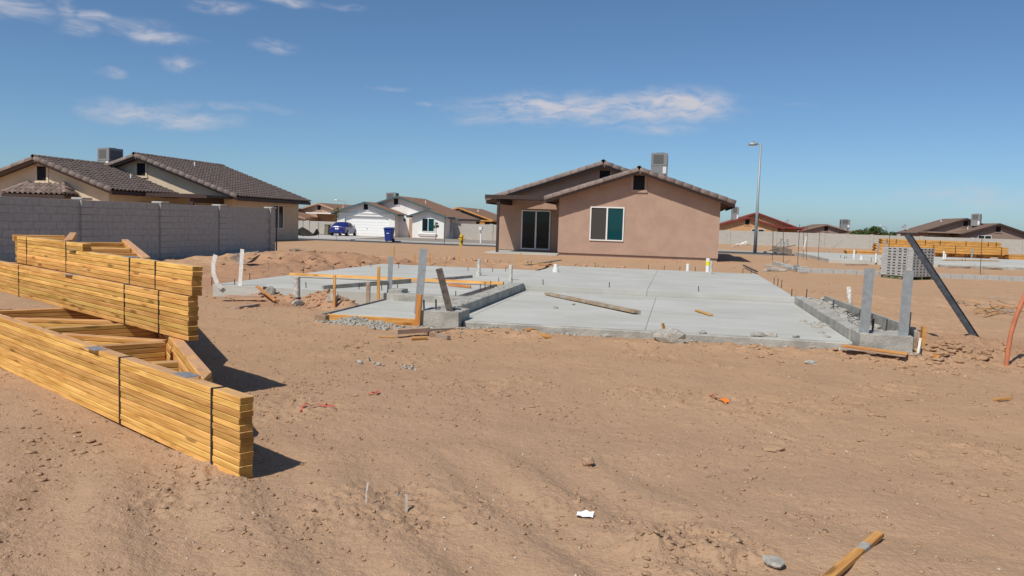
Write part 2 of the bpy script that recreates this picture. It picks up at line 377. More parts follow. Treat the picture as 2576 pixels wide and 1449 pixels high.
def slab_mat():
    m = bpy.data.materials.new('trowelled concrete'); m.use_nodes = True; t = NT(m.node_tree); b = t.n['Principled BSDF']; b.inputs['Roughness'].default_value = .82; b.inputs['Specular IOR Level'].default_value = .3
    p = t.new('ShaderNodeNewGeometry').outputs['Position']
    n1 = t.noise(p, .55, 6, .6); n2 = t.noise(t.vm('MULTIPLY', p, (.45, 2.6, 1)), 1.3, 6, .65, .8); n3 = t.noise(p, 7, 5, .7); n4 = t.noise(p, 60, 2)
    c = t.mix(t.ramp(n1, .35, .65), (.50, .495, .45), (.435, .43, .385))
    c = t.mix(t.ramp(n2, .50, .72, 0, .65), c, (.60, .60, .565)); c = t.mix(t.ramp(n2, .44, .30, 0, .5), c, (.37, .365, .325))
    c = t.mix(t.ramp(n3, .58, .72, 0, .35), c, (.40, .36, .29))
    t.l.new(c, b.inputs['Base Color']); bn = t.new('ShaderNodeBump'); bn.inputs['Strength'].default_value = .3; bn.inputs['Distance'].default_value = .006
    t.put(bn.inputs['Height'], t.math('ADD', n4, n3)); t.l.new(bn.outputs[0], b.inputs['Normal']); return m
M['conc'] = slab_mat()
def glass(name, col, rough=.04, refl=.25):
    m = bpy.data.materials.new(name); m.use_nodes = True; b = m.node_tree.nodes['Principled BSDF']
    b.inputs['Base Color'].default_value = (*col, 1); b.inputs['Roughness'].default_value = rough; b.inputs['Specular IOR Level'].default_value = refl
    b.inputs['IOR'].default_value = 1.5; return m
M['glass'] = glass('window glass', (.006, .018, .023)); M['glassteal'] = glass('tinted window glass', (.006, .055, .065)); M['screen'] = mat('insect screen', (.055, .052, .048), .6, 0)
M['carglass'] = glass('car glass', (.02, .022, .026))
# soil
def soil_mat():
    m = bpy.data.materials.new('sandy soil'); m.use_nodes = True; t = NT(m.node_tree); b = t.n['Principled BSDF']
    b.inputs['Roughness'].default_value = .97; b.inputs['Specular IOR Level'].default_value = .12
    p = t.new('ShaderNodeNewGeometry').outputs['Position']; sp = t.new('ShaderNodeSeparateXYZ'); t.l.new(p, sp.inputs[0])
    big = t.noise(p, .22, 4, .55); mid = t.noise(p, 1.6, 6, .65); fin = t.noise(p, 38, 3, .7); fin2 = t.noise(p, 130, 2, .7)
    sand = t.mix(t.ramp(mid, .3, .7), (.52, .325, .192), (.46, .288, .170))
    grey = t.mix(t.ramp(mid, .3, .7), (.47, .308, .194), (.425, .277, .174))
    redd = t.mix(t.ramp(mid, .3, .7), (.44, .245, .145), (.36, .195, .115))
    dist = t.vm('LENGTH', t.vm('SUBTRACT', p, (-2.5, 1.5, 0)))
    c = t.mix(t.ramp(t.math('ADD', dist, t.math('MULTIPLY', t.math('SUBTRACT', big, .5), 6)), 3.5, 8.5, .9, 0), sand, grey)
    ds = t.vm('LENGTH', t.vm('MULTIPLY', t.vm('SUBTRACT', p, (-8.5, 20.5, 0)), (.17, .13, 0)))
    c = t.mix(t.ramp(t.math('ADD', ds, t.math('MULTIPLY', t.math('SUBTRACT', mid, .5), .8)), .45, 1.25, .8, 0), c, redd)
    ds3 = t.vm('LENGTH', t.vm('MULTIPLY', t.vm('SUBTRACT', p, (-6.4, 13.35, 0)), (.75, 1.5, 0)))
    c = t.mix(t.ramp(t.math('ADD', ds3, t.math('MULTIPLY', t.math('SUBTRACT', mid, .5), .7)), .4, 1.2, .85, 0), c, redd)
    ds2 = t.vm('LENGTH', t.vm('MULTIPLY', t.vm('SUBTRACT', p, (4.6, 12.6, 0)), (.45, .6, 0)))
    c = t.mix(t.ramp(t.math('ADD', ds2, t.math('MULTIPLY', t.math('SUBTRACT', mid, .5), .9)), .3, 1.3, .5, 0), c, redd)
    c = t.mix(t.ramp(big, .45, .65, 0, .35), c, (.53, .345, .215))
    c = t.mix(t.ramp(fin, .30, .75, .0, .26), c, (.26, .165, .105))
    c = t.mix(t.ramp(fin2, .62, .78, 0, .5), c, (.58, .42, .29))
    t.l.new(c, b.inputs['Base Color'])
    h = t.math('ADD', t.math('MULTIPLY', fin, 1.0), t.math('MULTIPLY', fin2, .45))
    bn = t.new('ShaderNodeBump'); bn.inputs['Strength'].default_value = .9; bn.inputs['Distance'].default_value = .016
    t.put(bn.inputs['Height'], h); t.l.new(bn.outputs[0], b.inputs['Normal']); return m
M['soil'] = soil_mat()
M['clod'] = M['soil']; M['clodred'] = M['soil']
M['pebble'] = mat('pale pebble', (.62, .53, .43), .9, .2, 60)

# ------------------------------------------------------------------ ground: one sheet, fine near the camera, reaching the horizon
def make_ground():
    azs = np.concatenate([np.linspace(-180, -62, 26)[:-1], np.linspace(-62, 40, 760), np.linspace(40, 180, 30)[1:-1]])
    rs = [0.0]+list(np.geomspace(1.6, 34, 880))+list(np.geomspace(35.5, 160, 50))+list(np.geomspace(180, 6000, 12))
    A, Rr = np.meshgrid(np.radians(azs), np.array(rs[1:]))
    X = np.sin(A)*Rr; Y = np.cos(A)*Rr
    Z = gzn(X.ravel(), Y.ravel())
    na = len(azs); nr = len(rs)-1
    verts = np.column_stack([X.ravel(), Y.ravel(), Z]); verts = np.vstack([verts, [0, 0, gz(0, 0)]])
    i, j = np.meshgrid(np.arange(nr-1), np.arange(na), indexing='ij'); j2 = (j+1) % na
    q = np.stack([i*na+j, i*na+j2, (i+1)*na+j2, (i+1)*na+j], -1).reshape(-1, 4)
    ctr = len(verts)-1
    tris = np.stack([np.full(na, ctr), (np.arange(na)+1) % na, np.arange(na)], -1)
    me = bpy.data.meshes.new('ground'); me.vertices.add(len(verts)); me.vertices.foreach_set('co', verts.ravel().astype(np.float32))
    nl = q.size+tris.size; me.loops.add(nl); me.loops.foreach_set('vertex_index', np.concatenate([q.ravel(), tris.ravel()]).astype(np.int32))
    me.polygons.add(len(q)+len(tris))
    me.polygons.foreach_set('loop_start', np.concatenate([np.arange(len(q))*4, len(q)*4+np.arange(len(tris))*3]).astype(np.int32))
    me.polygons.foreach_set('use_smooth', np.ones(len(q)+len(tris), bool))
    me.update(calc_edges=True); me.validate()
    me.materials.append(M['soil']); o = bpy.data.objects.new('ground', me); COL.objects.link(o); tag(o, kind='structure')
    return o
make_ground()

# ================================================================== houses
def tile_mesh(m):
    n = 11; W_, L_ = .30, .43; b = B(); vs = []
    prof = []
    for i in range(n):
        x = W_*1.06*i/(n-1); t = x/W_
        z = .09*max(0, math.sin((t-.36)/.64*math.pi))**.8 if .36 < t < 1 else .006
        prof.append((x, z))
    for y, dz in ((0, .044), (L_, 0)):
        vs += [(x, y, z+dz) for x, z in prof]
    vs += [(x, 0, max(z+.044-.03, 0)) for x, z in prof]
    fs = [(i, i+1, n+i+1, n+i) for i in range(n-1)]+[(2*n+i, 2*n+i+1, i+1, i) for i in range(n-1)]
    me = bpy.data.meshes.new('tile'); me.from_pydata(vs, [], fs); me.materials.append(m)
    for p in me.polygons: p.use_smooth = p.index < n-1
    return me
def barrel_mesh(m, r0=.125, r1=.105, L_=.46, n=9, span=200):
    vs = []; fs = []
    for y, r in ((0, r0), (L_, r1)):
        for i in range(n):
            a = rad(-(span-180)/2+span*i/(n-1)); vs.append((r*math.cos(a), y, r*math.sin(a)))
    for i in range(n):
        a = rad(-(span-180)/2+span*i/(n-1)); vs.append(((r0-.022)*math.cos(a), 0, (r0-.022)*math.sin(a)))
    fs = [(i, i+1, n+i+1, n+i) for i in range(n-1)]+[(2*n+i, 2*n+i+1, i+1, i) for i in range(n-1)]
    me = bpy.data.meshes.new('barrel'); me.from_pydata(vs, [], fs); me.materials.append(m)
    for p in me.polygons: p.use_smooth = p.index < n-1
    return me
def frame3(x, y, z, t): return Matrix.Translation(t) @ Matrix((x, y, z)).transposed().to_4x4()
def run_tiles(parent, name, me, p0, p1, step, zdir=(0, 0, 1), first=0.0):
    """overlapping trim tiles from p0 (low or near end) to p1"""
    p0, p1 = Vector(p0), Vector(p1); d = (p1-p0); L = d.length; d.normalize(); z = Vector(zdir); x = d.cross(z).normalized(); z = x.cross(d).normalized()
    n = max(1, int(round(L/step)))
    for i in range(n):
        j = random.uniform(-.006, .006)
        link(name, me, frame3(x, d, z, p0+d*(L*i/n)+z*(.014+j)), parent)
class TileField:
    def __init__(s): s.m = []
    def slope(s, o, a, u, n, La, Lu, clip=None):
        """o: eave corner, a: along the eave, u: up the slope"""
        o, a, u, n = Vector(o), Vector(a).normalized(), Vector(u).normalized(), Vector(n).normalized()
        na, nu = int(La/.30), int(round(Lu/.36)); 
        for j in range(nu):
            for i in range(na):
                la, lu = La*i/na, Lu*j/nu
                if clip and not clip(la, lu): continue
                s.m.append(frame3(a, u, n, o+a*la+u*lu+n*(.012+random.uniform(-.004, .004))))
    def finish(s, root, me, keep):
        cp = Vector((0, 0, H)); s.m.sort(key=lambda q: (q.translation-cp).length)
        for q in s.m[:keep]: link('roof_tile', me, q, root)
        rest = s.m[keep:]
        if rest:
            V = np.array([v.co for v in me.vertices]); Fc = [tuple(p.vertices) for p in me.polygons]; nv = len(V)
            R3 = [np.array(q) for q in rest]; vs = np.concatenate([V @ r[:3, :3].T+r[:3, 3] for r in R3])-np.array(WO[root])
            fs = [tuple(i+k*nv for i in f) for k in range(len(rest)) for f in Fc]
            m2 = bpy.data.meshes.new('tiles'); m2.from_pydata(vs.tolist(), [], fs); m2.materials.append(me.materials[0])
            for p in m2.polygons: p.use_smooth = (p.index % len(Fc)) < 10
            o = link('roof_tiles', m2, Matrix.Translation(WO[root]), root); tag(o, kind='stuff')
def roof_deck(root, xl, xr, yf, yb, zpk, pitch, m, th=.13, xc=None, fasc=None, fh=.2, rake=True, rb=None):
    xc = (xl+xr)/2 if xc is None else xc
    for x in (xl, xr):
        zt = zpk-abs(x-xc)*pitch
        B().prism([(xc, zpk), (x, zt), (x, zt-th), (xc, zpk-th)], yf, yb).build('roof_slope', m, root)
        if fasc:
            sgn = 1 if x > xc else -1
            B().prism([(x, zt-.005), (x+sgn*.03, zt-.015), (x+sgn*.03, zt-fh), (x, zt-fh)], yf, yb).build('fascia_board', fasc, root)
            if rake: B().prism([(xc, zpk-.005), (x+sgn*.03, zt-.015), (x+sgn*.03, zt-fh), (xc, zpk-fh)], yf-.035, yf-.003).build('rake_board', rb or fasc, root)
def window(root, x0, x1, z0, z1, y, fm, g1, g2=None, face='y', fw=.055, div=True, sill=None):
    """two-pane sliding window on a wall facing -y (or +x)"""
    def bb(b, a0, a1, d0, d1, c0, c1):
        if face == 'y': b.bx(a0, a1, y-d1, y-d0, c0, c1)
        else: b.bx(y+d0, y+d1, a0, a1, c0, c1)
        return b
    b = B(); bb(b, x0, x1, 0, .05, z0, z0+fw); bb(b, x0, x1, 0, .05, z1-fw, z1); bb(b, x0, x0+fw, 0, .048, z0+fw, z1-fw); bb(b, x1-fw, x1, 0, .048, z0+fw, z1-fw)
    w = b.build('window', fm, root)
    xm = (x0+x1)/2
    if div: bb(B(), xm-.035, xm+.035, 0, .055, z0+fw, z1-fw).build('mullion', fm, w)
    for a0, a1, g in ((x0+fw, xm, g1), (xm, x1-fw, g2 or g1)):
        bb(B(), a0, a1, .004, .016, z0+fw, z1-fw).build('pane', g, w)
    if sill: bb(B(), x0-.1, x1+.1, 0, .08, z0-.14, z0-.04).build('sill', sill, w)
    return w
def gable_vent(root, x0, x1, z0, z1, y, tm):
    v = B().bx(x0-.02, x1+.02, y-.012, y-.002, z0-.02, z1+.02).build('gable_vent', M['vent'], root)
    b = B(); n = 7
    for i in range(n): b.box(((x0+x1)/2, y-.035, z0+(i+.5)*(z1-z0)/n), (x1-x0-.01, .05, .012), Matrix.Rotation(rad(35), 3, 'X'))
    b.build('louvre', M['vent'], v)
    t = .11
    B().bx(x0-t-.02, x0-.02, y-.045, y-.003, z0-.03, z1+.03).build('vent_trim', tm, v); B().bx(x1+.02, x1+t+.02, y-.045, y-.003, z0-.03, z1+.03).build('vent_trim', tm, v)
    B().bx(x0-t-.05, x1+t+.05, y-.06, y-.003, z0-.15, z0-.035).build('vent_sill', tm, v)
def ac_unit(loc, w, d, h, rot, label, tag_=True, group=None):
    t = thing('rooftop_cooler', loc, label, 'air conditioner', group); R = Matrix.Rotation(rot, 3, 'Z'); L = Vector(loc)
    def bb(c, s, nm, m, par=t, bev=0):
        return B().box(L+R @ Vector(c), s, R).build(nm, m, par, bevel=bev)
    c = bb((0, 0, h/2), (w, d, h), 'cabinet', M['ac'], bev=.015)
    bb((-.06*w, -d/2-.004, h*.76), (w*.62, .012, h*.40), 'coil_grille', M['acdark'], c); bb((w/2+.004, 0, h*.72), (.012, d*.8, h*.42), 'coil_grille', M['acdark'], c)
    bb((-w/2-.004, 0, h*.72), (.012, d*.8, h*.42), 'coil_grille', M['acdark'], c)
    bb((0, -d/2-.004, h*.47), (w*.98, .01, .012), 'panel_seam', M['acdark'], c)
    bb((w*.33, -d/2-.006, h*.28), (w*.2, .01, h*.3), 'label_plate', M['white'], c)
    bb((0, 0, h+.02), (w*.98, d*.98, .04), 'top_cover', M['ac'])
    b = B(); b.tube([L+R @ Vector((w*.05, 0, h+.04)), L+R @ Vector((w*.05, 0, h+.075))], w*.30, 14); b.build('fan_guard', M['acdark'], t)
    for sx in (-.38, .38): bb((w*sx, 0, -.03), (.06, d, .28), 'curb', M['ac'])
    return t
def roof_jack(root, p, m=None):
    p = Vector(p); B().box(p+Vector((0, 0, .02)), (.3, .3, .04)).build('vent_flashing', M['roofpatch'], root)
    B().tube([p, p+Vector((.0, 0, .34))], .045, 8).build('vent_pipe', M['white'], root)

TM, TMP = tile_mesh(M['tile']), tile_mesh(M['tilepale'])
BM_, BMP = barrel_mesh(M['tile']), barrel_mesh(M['tilepale'])
RK = barrel_mesh(M['raketile'], .158, .150, .47, 11, 215)
def tiled_gable(root, tf, xl, xr, yf, yb, zpk, pitch, side='lr', rakes='lr', ridge=True, th=.13, bm=None, mat_deck=None, back=False):
    """deck, rake tiles, ridge tiles and tile fields; ridge along y"""
    bm = bm or BM_; xc = (xl+xr)/2; cs = 1/math.sqrt(1+pitch*pitch); roof_deck(root, xl, xr, yf, yb, zpk, pitch, mat_deck or M['soffit'], th, fasc=M['fascia'], rb=M['rakeboard'])
    for x, s, k in ((xl, -1, 'l'), (xr, 1, 'r')):
        ze = zpk-abs(x-xc)*pitch; u = Vector((-s*cs, 0, pitch*cs)); n = Vector((s*pitch*cs, 0, cs))
        if k in rakes: run_tiles(root, 'rake_tile', RK, Vector((x+s*.04, yf+.0, ze))-n*.03, Vector((xc+s*.08, yf+.0, zpk-.03))-n*.03, .42, n)
        if k in side:
            Lu = (Vector((xc, 0, zpk))-Vector((x, 0, ze))).length
            if s > 0: tf.slope(Vector((x+.05*s, yf+.1, ze-.015)), (0, 1, 0), u, n, yb-yf-.1, Lu)
            else: tf.slope(Vector((x+.05*s, yb, ze-.015)), (0, -1, 0), u, n, yb-yf-.1, Lu)
    if ridge: run_tiles(root, 'ridge_tile', bm, (xc, yf-.12, zpk+.05), (xc, yb, zpk+.05), .40)
def tri_wall(b, x0, x1, y0, y1, zb, zw, zpk, xc=None):
    xc = (x0+x1)/2 if xc is None else xc
    return b.prism([(x0, zb), (x1, zb), (x1, zw), (xc, zpk), (x0, zw)], y0, y1)

# ------------------------------------------------------------------ the rose stucco house behind the slab
def rose_house():
    t = thing('stucco_house', (-4, 44, 0), 'rose stucco house with brown tile rakes behind the bare concrete slab', 'house')
    pit = .333; tf = TileField()
    # front wing: walls x -5.78..1.82, gable peak at -1.98
    xc = -1.98; zpk = 4.20; eL, eR = xc-4.40, xc+4.40
    zw = lambda x, c, z: z-.14-abs(x-c)*pit
    b = B().prism([(-5.78, .14), (1.82, .14), (1.82, zw(1.82, xc, zpk)), (xc, zpk-.14), (-5.78, zw(-5.78, xc, zpk))], 39.95, 43.4); b.build('wall', M['stucco'], t)
    B().bx(-5.74, 1.78, 39.99, 43.4, -.12, .15).build('stem_wall', M['stuccotrim'], t)
    B().bx(-5.80, 1.84, 39.93, 39.96, .135, .155).build('weep_screed', M['fascia'], t)
    tiled_gable(t, tf, eL, eR, 39.45, 47.2, zpk, pit)
    # rear body
    xb = -3.95; zb = 4.70; bl, br = xb-6.05, xb+6.05
    B().prism([(-9.5, .10), (1.6, .10), (1.6, zw(1.6, xb, zb)), (xb, zb-.14), (-9.5, zw(-9.5, xb, zb))], 43.0, 52.6).build('wall', M['stucco'], t)
    B().bx(-9.46, 1.56, 43.05, 52.5, -.15, .12).build('stem_wall', M['stuccotrim'], t)
    tiled_gable(t, tf, bl, br, 42.5, 53.1, zb, pit)
    # patio: flat cover, beam, post and floor
    B().bx(-9.45, -6.35, 39.9, 42.6, 2.72, 2.86).build('patio_roof', M['fascia'], t)
    B().bx(-9.47, -6.4, 39.86, 39.9, 2.68, 2.875).build('fascia_board', M['fascia'], t)
    B().bx(-8.9, -8.72, 39.97, 42.99, 2.44, 2.715).build('patio_beam', M['fascia'], t)
    B().bx(-8.87, -8.75, 39.97, 40.09, -.05, 2.44).build('patio_post', M['fascia'], t, bevel=.006)
    B().bx(-9.4, -5.79, 39.9, 43.04, -.1, .06).build('patio_floor', M['conc'], t)
    # sliding door
    d = B().bx(-8.19, -6.64, 42.94, 42.995, .16, .22).bx(-8.19, -6.64, 42.94, 42.995, 2.16, 2.22).bx(-8.19, -8.13, 42.942, 42.995, .22, 2.16).bx(-6.70, -6.64, 42.942, 42.995, .22, 2.16).build('sliding_door', M['white'], t)
    B().bx(-7.45, -7.37, 42.93, 42.993, .22, 2.16).build('stile', M['white'], d)
    B().bx(-8.13, -7.45, 42.97, 42.985, .22, 2.16).build('pane', M['glass'], d); B().bx(-7.37, -6.70, 42.962, 42.975, .22, 2.16).build('pane', M['glass'], d)
    B().bx(-6.80, -6.77, 42.90, 42.96, 1.05, 1.25).build('handle', M['black'], d)
    window(t, -4.25, -2.62, .80, 2.43, 39.95, M['white'], M['screen'], M['glassteal'])
    gable_vent(t, -2.24, -1.74, 3.30, 3.93, 39.95, M['stuccotrim']); gable_vent(t, -4.15, -3.65, 3.85, 4.33, 43.0, M['stuccotrim'])
    roof_jack(t, (.35, 44.5, 3.45)); roof_jack(t, (.55, 45.5, 3.4))
    B().box((-6.05, 42.95, 2.22), (.14, .1, .2)).build('porch_light', M['black'], t)
    tf.finish(t, TM, 120)
    ac_unit((-1.25, 46.5, 4.30), .88, .88, 1.22, 0, 'tall grey rooftop cooler standing on the rose stucco house')
rose_house()

# ------------------------------------------------------------------ the cream house behind the grey wall
def cream_house():
    t = thing('stucco_house', (-30, 42, 0), 'cream stucco house with full brown barrel tile roof behind grey block wall', 'house')
    pit = .345; tf = TileField()
    xb, zb = -30.0, 4.62; bl, br = xb-6.25, xb+6.25
    zw = lambda x, c, z: z-.14-abs(x-c)*pit
    B().prism([(-35.7, -.1), (-24.3, -.1), (-24.3, zw(-24.3, xb, zb)), (xb, zb-.14), (-35.7, zw(-35.7, xb, zb))], 42.0, 50.1).build('wall', M['cream'], t)
    B().bx(-24.32, -24.27, 42.0, 50.12, .02, .05).build('weep_screed', M['creamtrim'], t)
    tiled_gable(t, tf, bl, br, 41.5, 50.65, zb, pit, side='lr', bm=BM_)
    xa, za = -32.0, 4.02; al, ar = xa-4.4, xa+4.4
    B().prism([(-35.75, -.1), (-28.15, -.1), (-28.15, zw(-28.15, xa, za)), (xa, za-.14), (-35.75, zw(-35.75, xa, za))], 36.9, 42.2).build('wall', M['cream'], t)
    tiled_gable(t, tf, al, ar, 36.4, 44.6, za, pit, side='lr')
    gable_vent(t, -32.25, -31.75, 2.95, 3.62, 36.9, M['creamtrim']); gable_vent(t, -30.2, -29.7, 3.55, 4.2, 42.0, M['creamtrim'])
    # patio cover, beam, posts
    B().bx(-28.1, -24.0, 38.9, 41.95, 2.34, 2.46).build('patio_roof', M['fascia'], t); B().bx(-28.1, -23.95, 38.86, 38.9, 2.30, 2.50).build('fascia_board', M['fascia'], t)
    B().bx(-25.0, -24.8, 39.0, 41.95, 2.05, 2.335).build('patio_beam', M['fascia'], t)
    B().bx(-24.97, -24.83, 39.0, 39.14, -.05, 2.05).build('patio_post', M['fascia'], t)
    window(t, -27.5, -25.6, .2, 1.98, 42.0, M['white'], M['glass']); window(t, 39.2, 40.4, .9, 2.0, -28.15, M['white'], M['glass'], face='x')
    window(t, 46.6, 47.95, .69, 2.16, -24.3, M['white'], M['glass'], face='x')
    # window with its little hipped tile hood on the wing
    window(t, -33.0, -30.6, .8, 2.02, 36.9, M['white'], M['glass'])
    zt, zl, yo, x0, x1 = 2.72, 2.20, 35.95, -33.5, -29.9
    hip = B().add([(x0, 36.88, zl), (x0, yo, zl), (x1, yo, zl), (x1, 36.88, zl), (x0+.75, 36.88, zt), (x1-.75, 36.88, zt)], [(0, 1, 4), (1, 2, 5, 4), (2, 3, 5), (0, 3, 2, 1), (0, 4, 5, 3)])
    hd = hip.build('window_hood', M['soffit'], t)
    B().bx(x0-.02, x1+.02, yo-.04, yo-.005, zl-.16, zl+.0).bx(x1+.005, x1+.04, yo-.04, 36.88, zl-.16, zl).build('hood_fascia', M['fascia'], hd)
    sl = math.hypot(36.88-yo, zt-zl); u = Vector((0, 36.88-yo, zt-zl))/sl; n = Vector((0, -(zt-zl), 36.88-yo))/sl
    hf = TileField()
    hf.slope((x0, yo-.04, zl), (1, 0, 0), u, n, x1-x0, sl, lambda a, l: l/sl*.75 < a+.1 and a+.2 < (x1-x0)-l/sl*.75)
    s2 = math.hypot(.75, zt-zl); u2 = Vector((-.75, 0, zt-zl))/s2; n2 = Vector((zt-zl, 0, .75))/s2
    hf.slope((x1+.04, yo, zl), (0, 1, 0), u2, n2, .93, s2, lambda a, l: a+.15 > l/s2*.8)
    for q in hf.m: link('hood_tile', TMP, q, hd)
    run_tiles(hd, 'hip_tile', BMP, (x0, yo, zl+.04), (x0+.75, 36.8, zt+.05), .36); run_tiles(hd, 'hip_tile', BMP, (x1, yo, zl+.04), (x1-.75, 36.8, zt+.05), .36)
    roof_jack(t, (-28.9, 45.6, 4.25)); roof_jack(t, (-29.6, 40.6, 3.2))
    tf.finish(t, TM, 300)
    ac_unit((-33.6, 44.2, 3.85), 1.0, 1.0, 1.3, rad(-14), 'big grey rooftop cooler between the two gables of the cream house')
cream_house()

# ------------------------------------------------------------------ grey block wall in front of the cream house
def block_mesh(m, lx, ly, lz, bev=.008):
    return B().box((0, 0, 0), (lx, ly, lz)).mesh(m, bevel=bev)
def grey_wall():
    xw = -16.42; y0, y1 = 11.9, 31.15; L, hh = .4064, .2032
    t = thing('block_wall', (xw, (y0+y1)/2, 0), 'tall grey concrete block wall with pilasters, standing in shade beside the sandy lot', 'wall')
    B().bx(xw-.20, xw-.007, y0, y1+.05, -.15, 1.795).build('mortar_core', M['mortar'], t)
    me = block_mesh(M['block'], .02, L-.007, hh-.006, .003); top = block_mesh(M['block'], .2, L-.006, hh-.008, .006)
    pil = [20.3, 23.9, 27.4, 16.5]
    bl = []
    for c in range(9):
        y = y0+(L/2 if c % 2 else 0)
        while y+L <= y1+.1:
            bl.append((c, y+L/2)); y += L
    bl.sort(key=lambda q: q[1]); bl = [q for q in bl if q[1] > 14.5]
    for k, (c, y) in enumerate(bl[:270]):
        link('block', me, Matrix.Translation((xw+random.uniform(-.0015, .0015), y, (c+.5)*hh-.03)), t)
    if bl[270:]:
        b = B()
        for c, y in bl[270:]: b.box((xw, y, (c+.5)*hh-.03), (.02, L-.007, hh-.006))
        b.build('blocks', M['block'], t, kind='stuff')
    for yp in pil:
        for c in range(9): link('pilaster_block', PB[0], Matrix.Translation((xw-.03, yp+.2, (c+.5)*hh-.03)), t)
        link('pilaster_cap', PC[0], Matrix.Translation((xw-.08, yp+.2, 1.835)), t)
    for c in range(9): link('pilaster_block', PB[0], Matrix.Translation((xw-.03, y1+.26, (c+.5)*hh-.03)), t)
    link('pilaster_cap', PC[0], Matrix.Translation((xw-.06, y1+.26, 1.835)), t)
    B().tube([(xw+.10, y1+.5, 0), (xw+.10, y1+.5, 1.78)], .03, 8).build('gate_post', M['steel'], t)
PB = [block_mesh(M['block'], .2, .4, .195, .006)]; PC = [block_mesh(M['cmu'], .36, .42, .06, .01)]
grey_wall()

# ------------------------------------------------------------------ street, kerbs, yard
ZR = lambda x: float(base_h(np.array([x]), np.array([60.0]))[0])
def strip(name, x0, x1, y0, y1, dz, m, th=.12, par=None, n=14):
    vs = []; 
    for i in range(n+1):
        x = x0+(x1-x0)*i/n
        for y in (y0, y1):
            z = float(base_h(np.array([x]), np.array([(y0+y1)/2 if th > .1 else y]))[0])+dz
            vs += [(x, y, z), (x, y, z-th)]
    fs = []
    for i in range(n):
        a = i*4; fs += [(a, a+4, a+6, a+2), (a+1, a+3, a+7, a+5), (a, a+1, a+5, a+4), (a+2, a+6, a+7, a+3)]
    fs += [(0, 2, 3, 1), (n*4, n*4+1, n*4+3, n*4+2)]
    return tag(B().add(vs, fs).build(name, m), kind='structure')
strip('gravel_verge', -90, 6, 54.2, 57.95, .012, M['roadgravel'])
strip('road', -90, 8, 58, 63.0, .016, M['asphalt'])
strip('kerb', -90, 7.5, 63.0, 63.35, .11, M['kerb'])
strip('pavement', -90, -6, 63.36, 65.0, .10, M['kerb'])
strip('front_yard', -27.6, -8, 65.02, 81.5, .03, M['yard'])
strip('front_yard', -80, -36.3, 66.0, 84.5, .03, M['yard'])
tag(B().slabpoly([(-35.6, 65.02), (-27.65, 65.02), (-28.9, 81.9), (-35.2, 81.9)], -.5, -.315).build('driveway', M['kerb']), kind='structure')

# ------------------------------------------------------------------ the white house across the street
def white_house():
    zb = -.40; t = thing('stucco_house', (-29.5, 85, zb), 'white stucco house with teal eaves and a wide white garage door', 'house')
    pit = .33; WW = M['whitewall']
    def wing(x0, x1, yf, yb, xc, zpk, oh, fo=.5):
        zz = lambda x: zpk-.1-abs(x-xc)*pit
        B().prism([(x0, zb-.05), (x1, zb-.05), (x1, zz(x1)), (xc, zpk-.1), (x0, zz(x0))], yf, yb).build('wall', WW, t)
        roof_deck(t, x0-oh, x1+oh, yf-fo, yb, zpk, pit, M['shingle'], .09, xc=xc, fasc=M['teal'], fh=.19)
    wing(-35.4, -29.0, 82.25, 87.5, -32.2, 3.22, .45, .75)
    zz = lambda x: 3.12-abs(x+32.2)*pit
    B().prism([(-35.4, 1.70), (-29.0, 1.70), (-29.0, zz(-29.0)), (-32.2, 3.12), (-35.4, zz(-35.4))], 82.0, 82.25).build('gable_front', WW, t)
    B().bx(-35.4, -34.55, 82.0, 82.25, zb-.05, 1.70).build('door_pier', WW, t); B().bx(-29.68, -29.0, 82.0, 82.25, zb-.05, 1.70).build('door_pier', WW, t)
    wing(-33.4, -23.3, 84.6, 94, -29.55, 3.98, .5)
    wing(-27.1, -23.7, 82.0, 86.5, -25.4, 2.62, .5, .45)
    B().bx(-29.1, -27.05, 83.4, 84.7, zb-.05, 1.9).build('entry_wall', WW, t)
    # garage door with four rows of raised panels
    d = B().bx(-34.55, -29.68, 82.22, 82.245, zb, 1.70).build('garage_door', M['whitedoor'], t)
    for r in range(7):
        z0 = zb+.015+r*.296
        B().bx(-34.53, -29.70, 82.185, 82.225, z0, z0+.272).build('door_panel', M['whitedoor'], d, bevel=.008)
    B().box((-32.1, 82.16, .42), (.08, .05, .05)).build('handle', M['black'], d)
    gable_vent(t, -32.42, -31.98, 2.42, 3.0, 82.0, WW); gable_vent(t, -30.05, -29.6, 3.08, 3.65, 84.6, WW)
    B().bx(-35.2, -29.2, 81.93, 81.99, 1.98, 2.03).build('band_trim', WW, t)
    window(t, -26.08, -24.70, .30, 1.72, 82.0, M['white'], M['glass'], M['glassteal'], fw=.07)
    B().bx(-26.45, -24.4, 81.86, 81.995, .02, .12).bx(-26.3, -24.5, 81.9, 81.99, -.12, -.02).build('window_ledge', WW, t)
    window(t, 84.2, 85.1, .30, 1.72, -23.7, M['white'], M['glass'], face='x')
    B().bx(-27.9, -27.15, 83.33, 83.39, zb, 1.63).build('front_door', M['tan'], t)
    B().box((-28.4, 83.3, 1.45), (.16, .16, .24)).build('porch_light', M['black'], t)
    roof_jack(t, (-27.6, 88, 3.3)); 
    ac_unit((-32.0, 89.5, 3.1), 1.15, 1.1, 1.3, 0, 'squat grey rooftop cooler on the white house')
white_house()
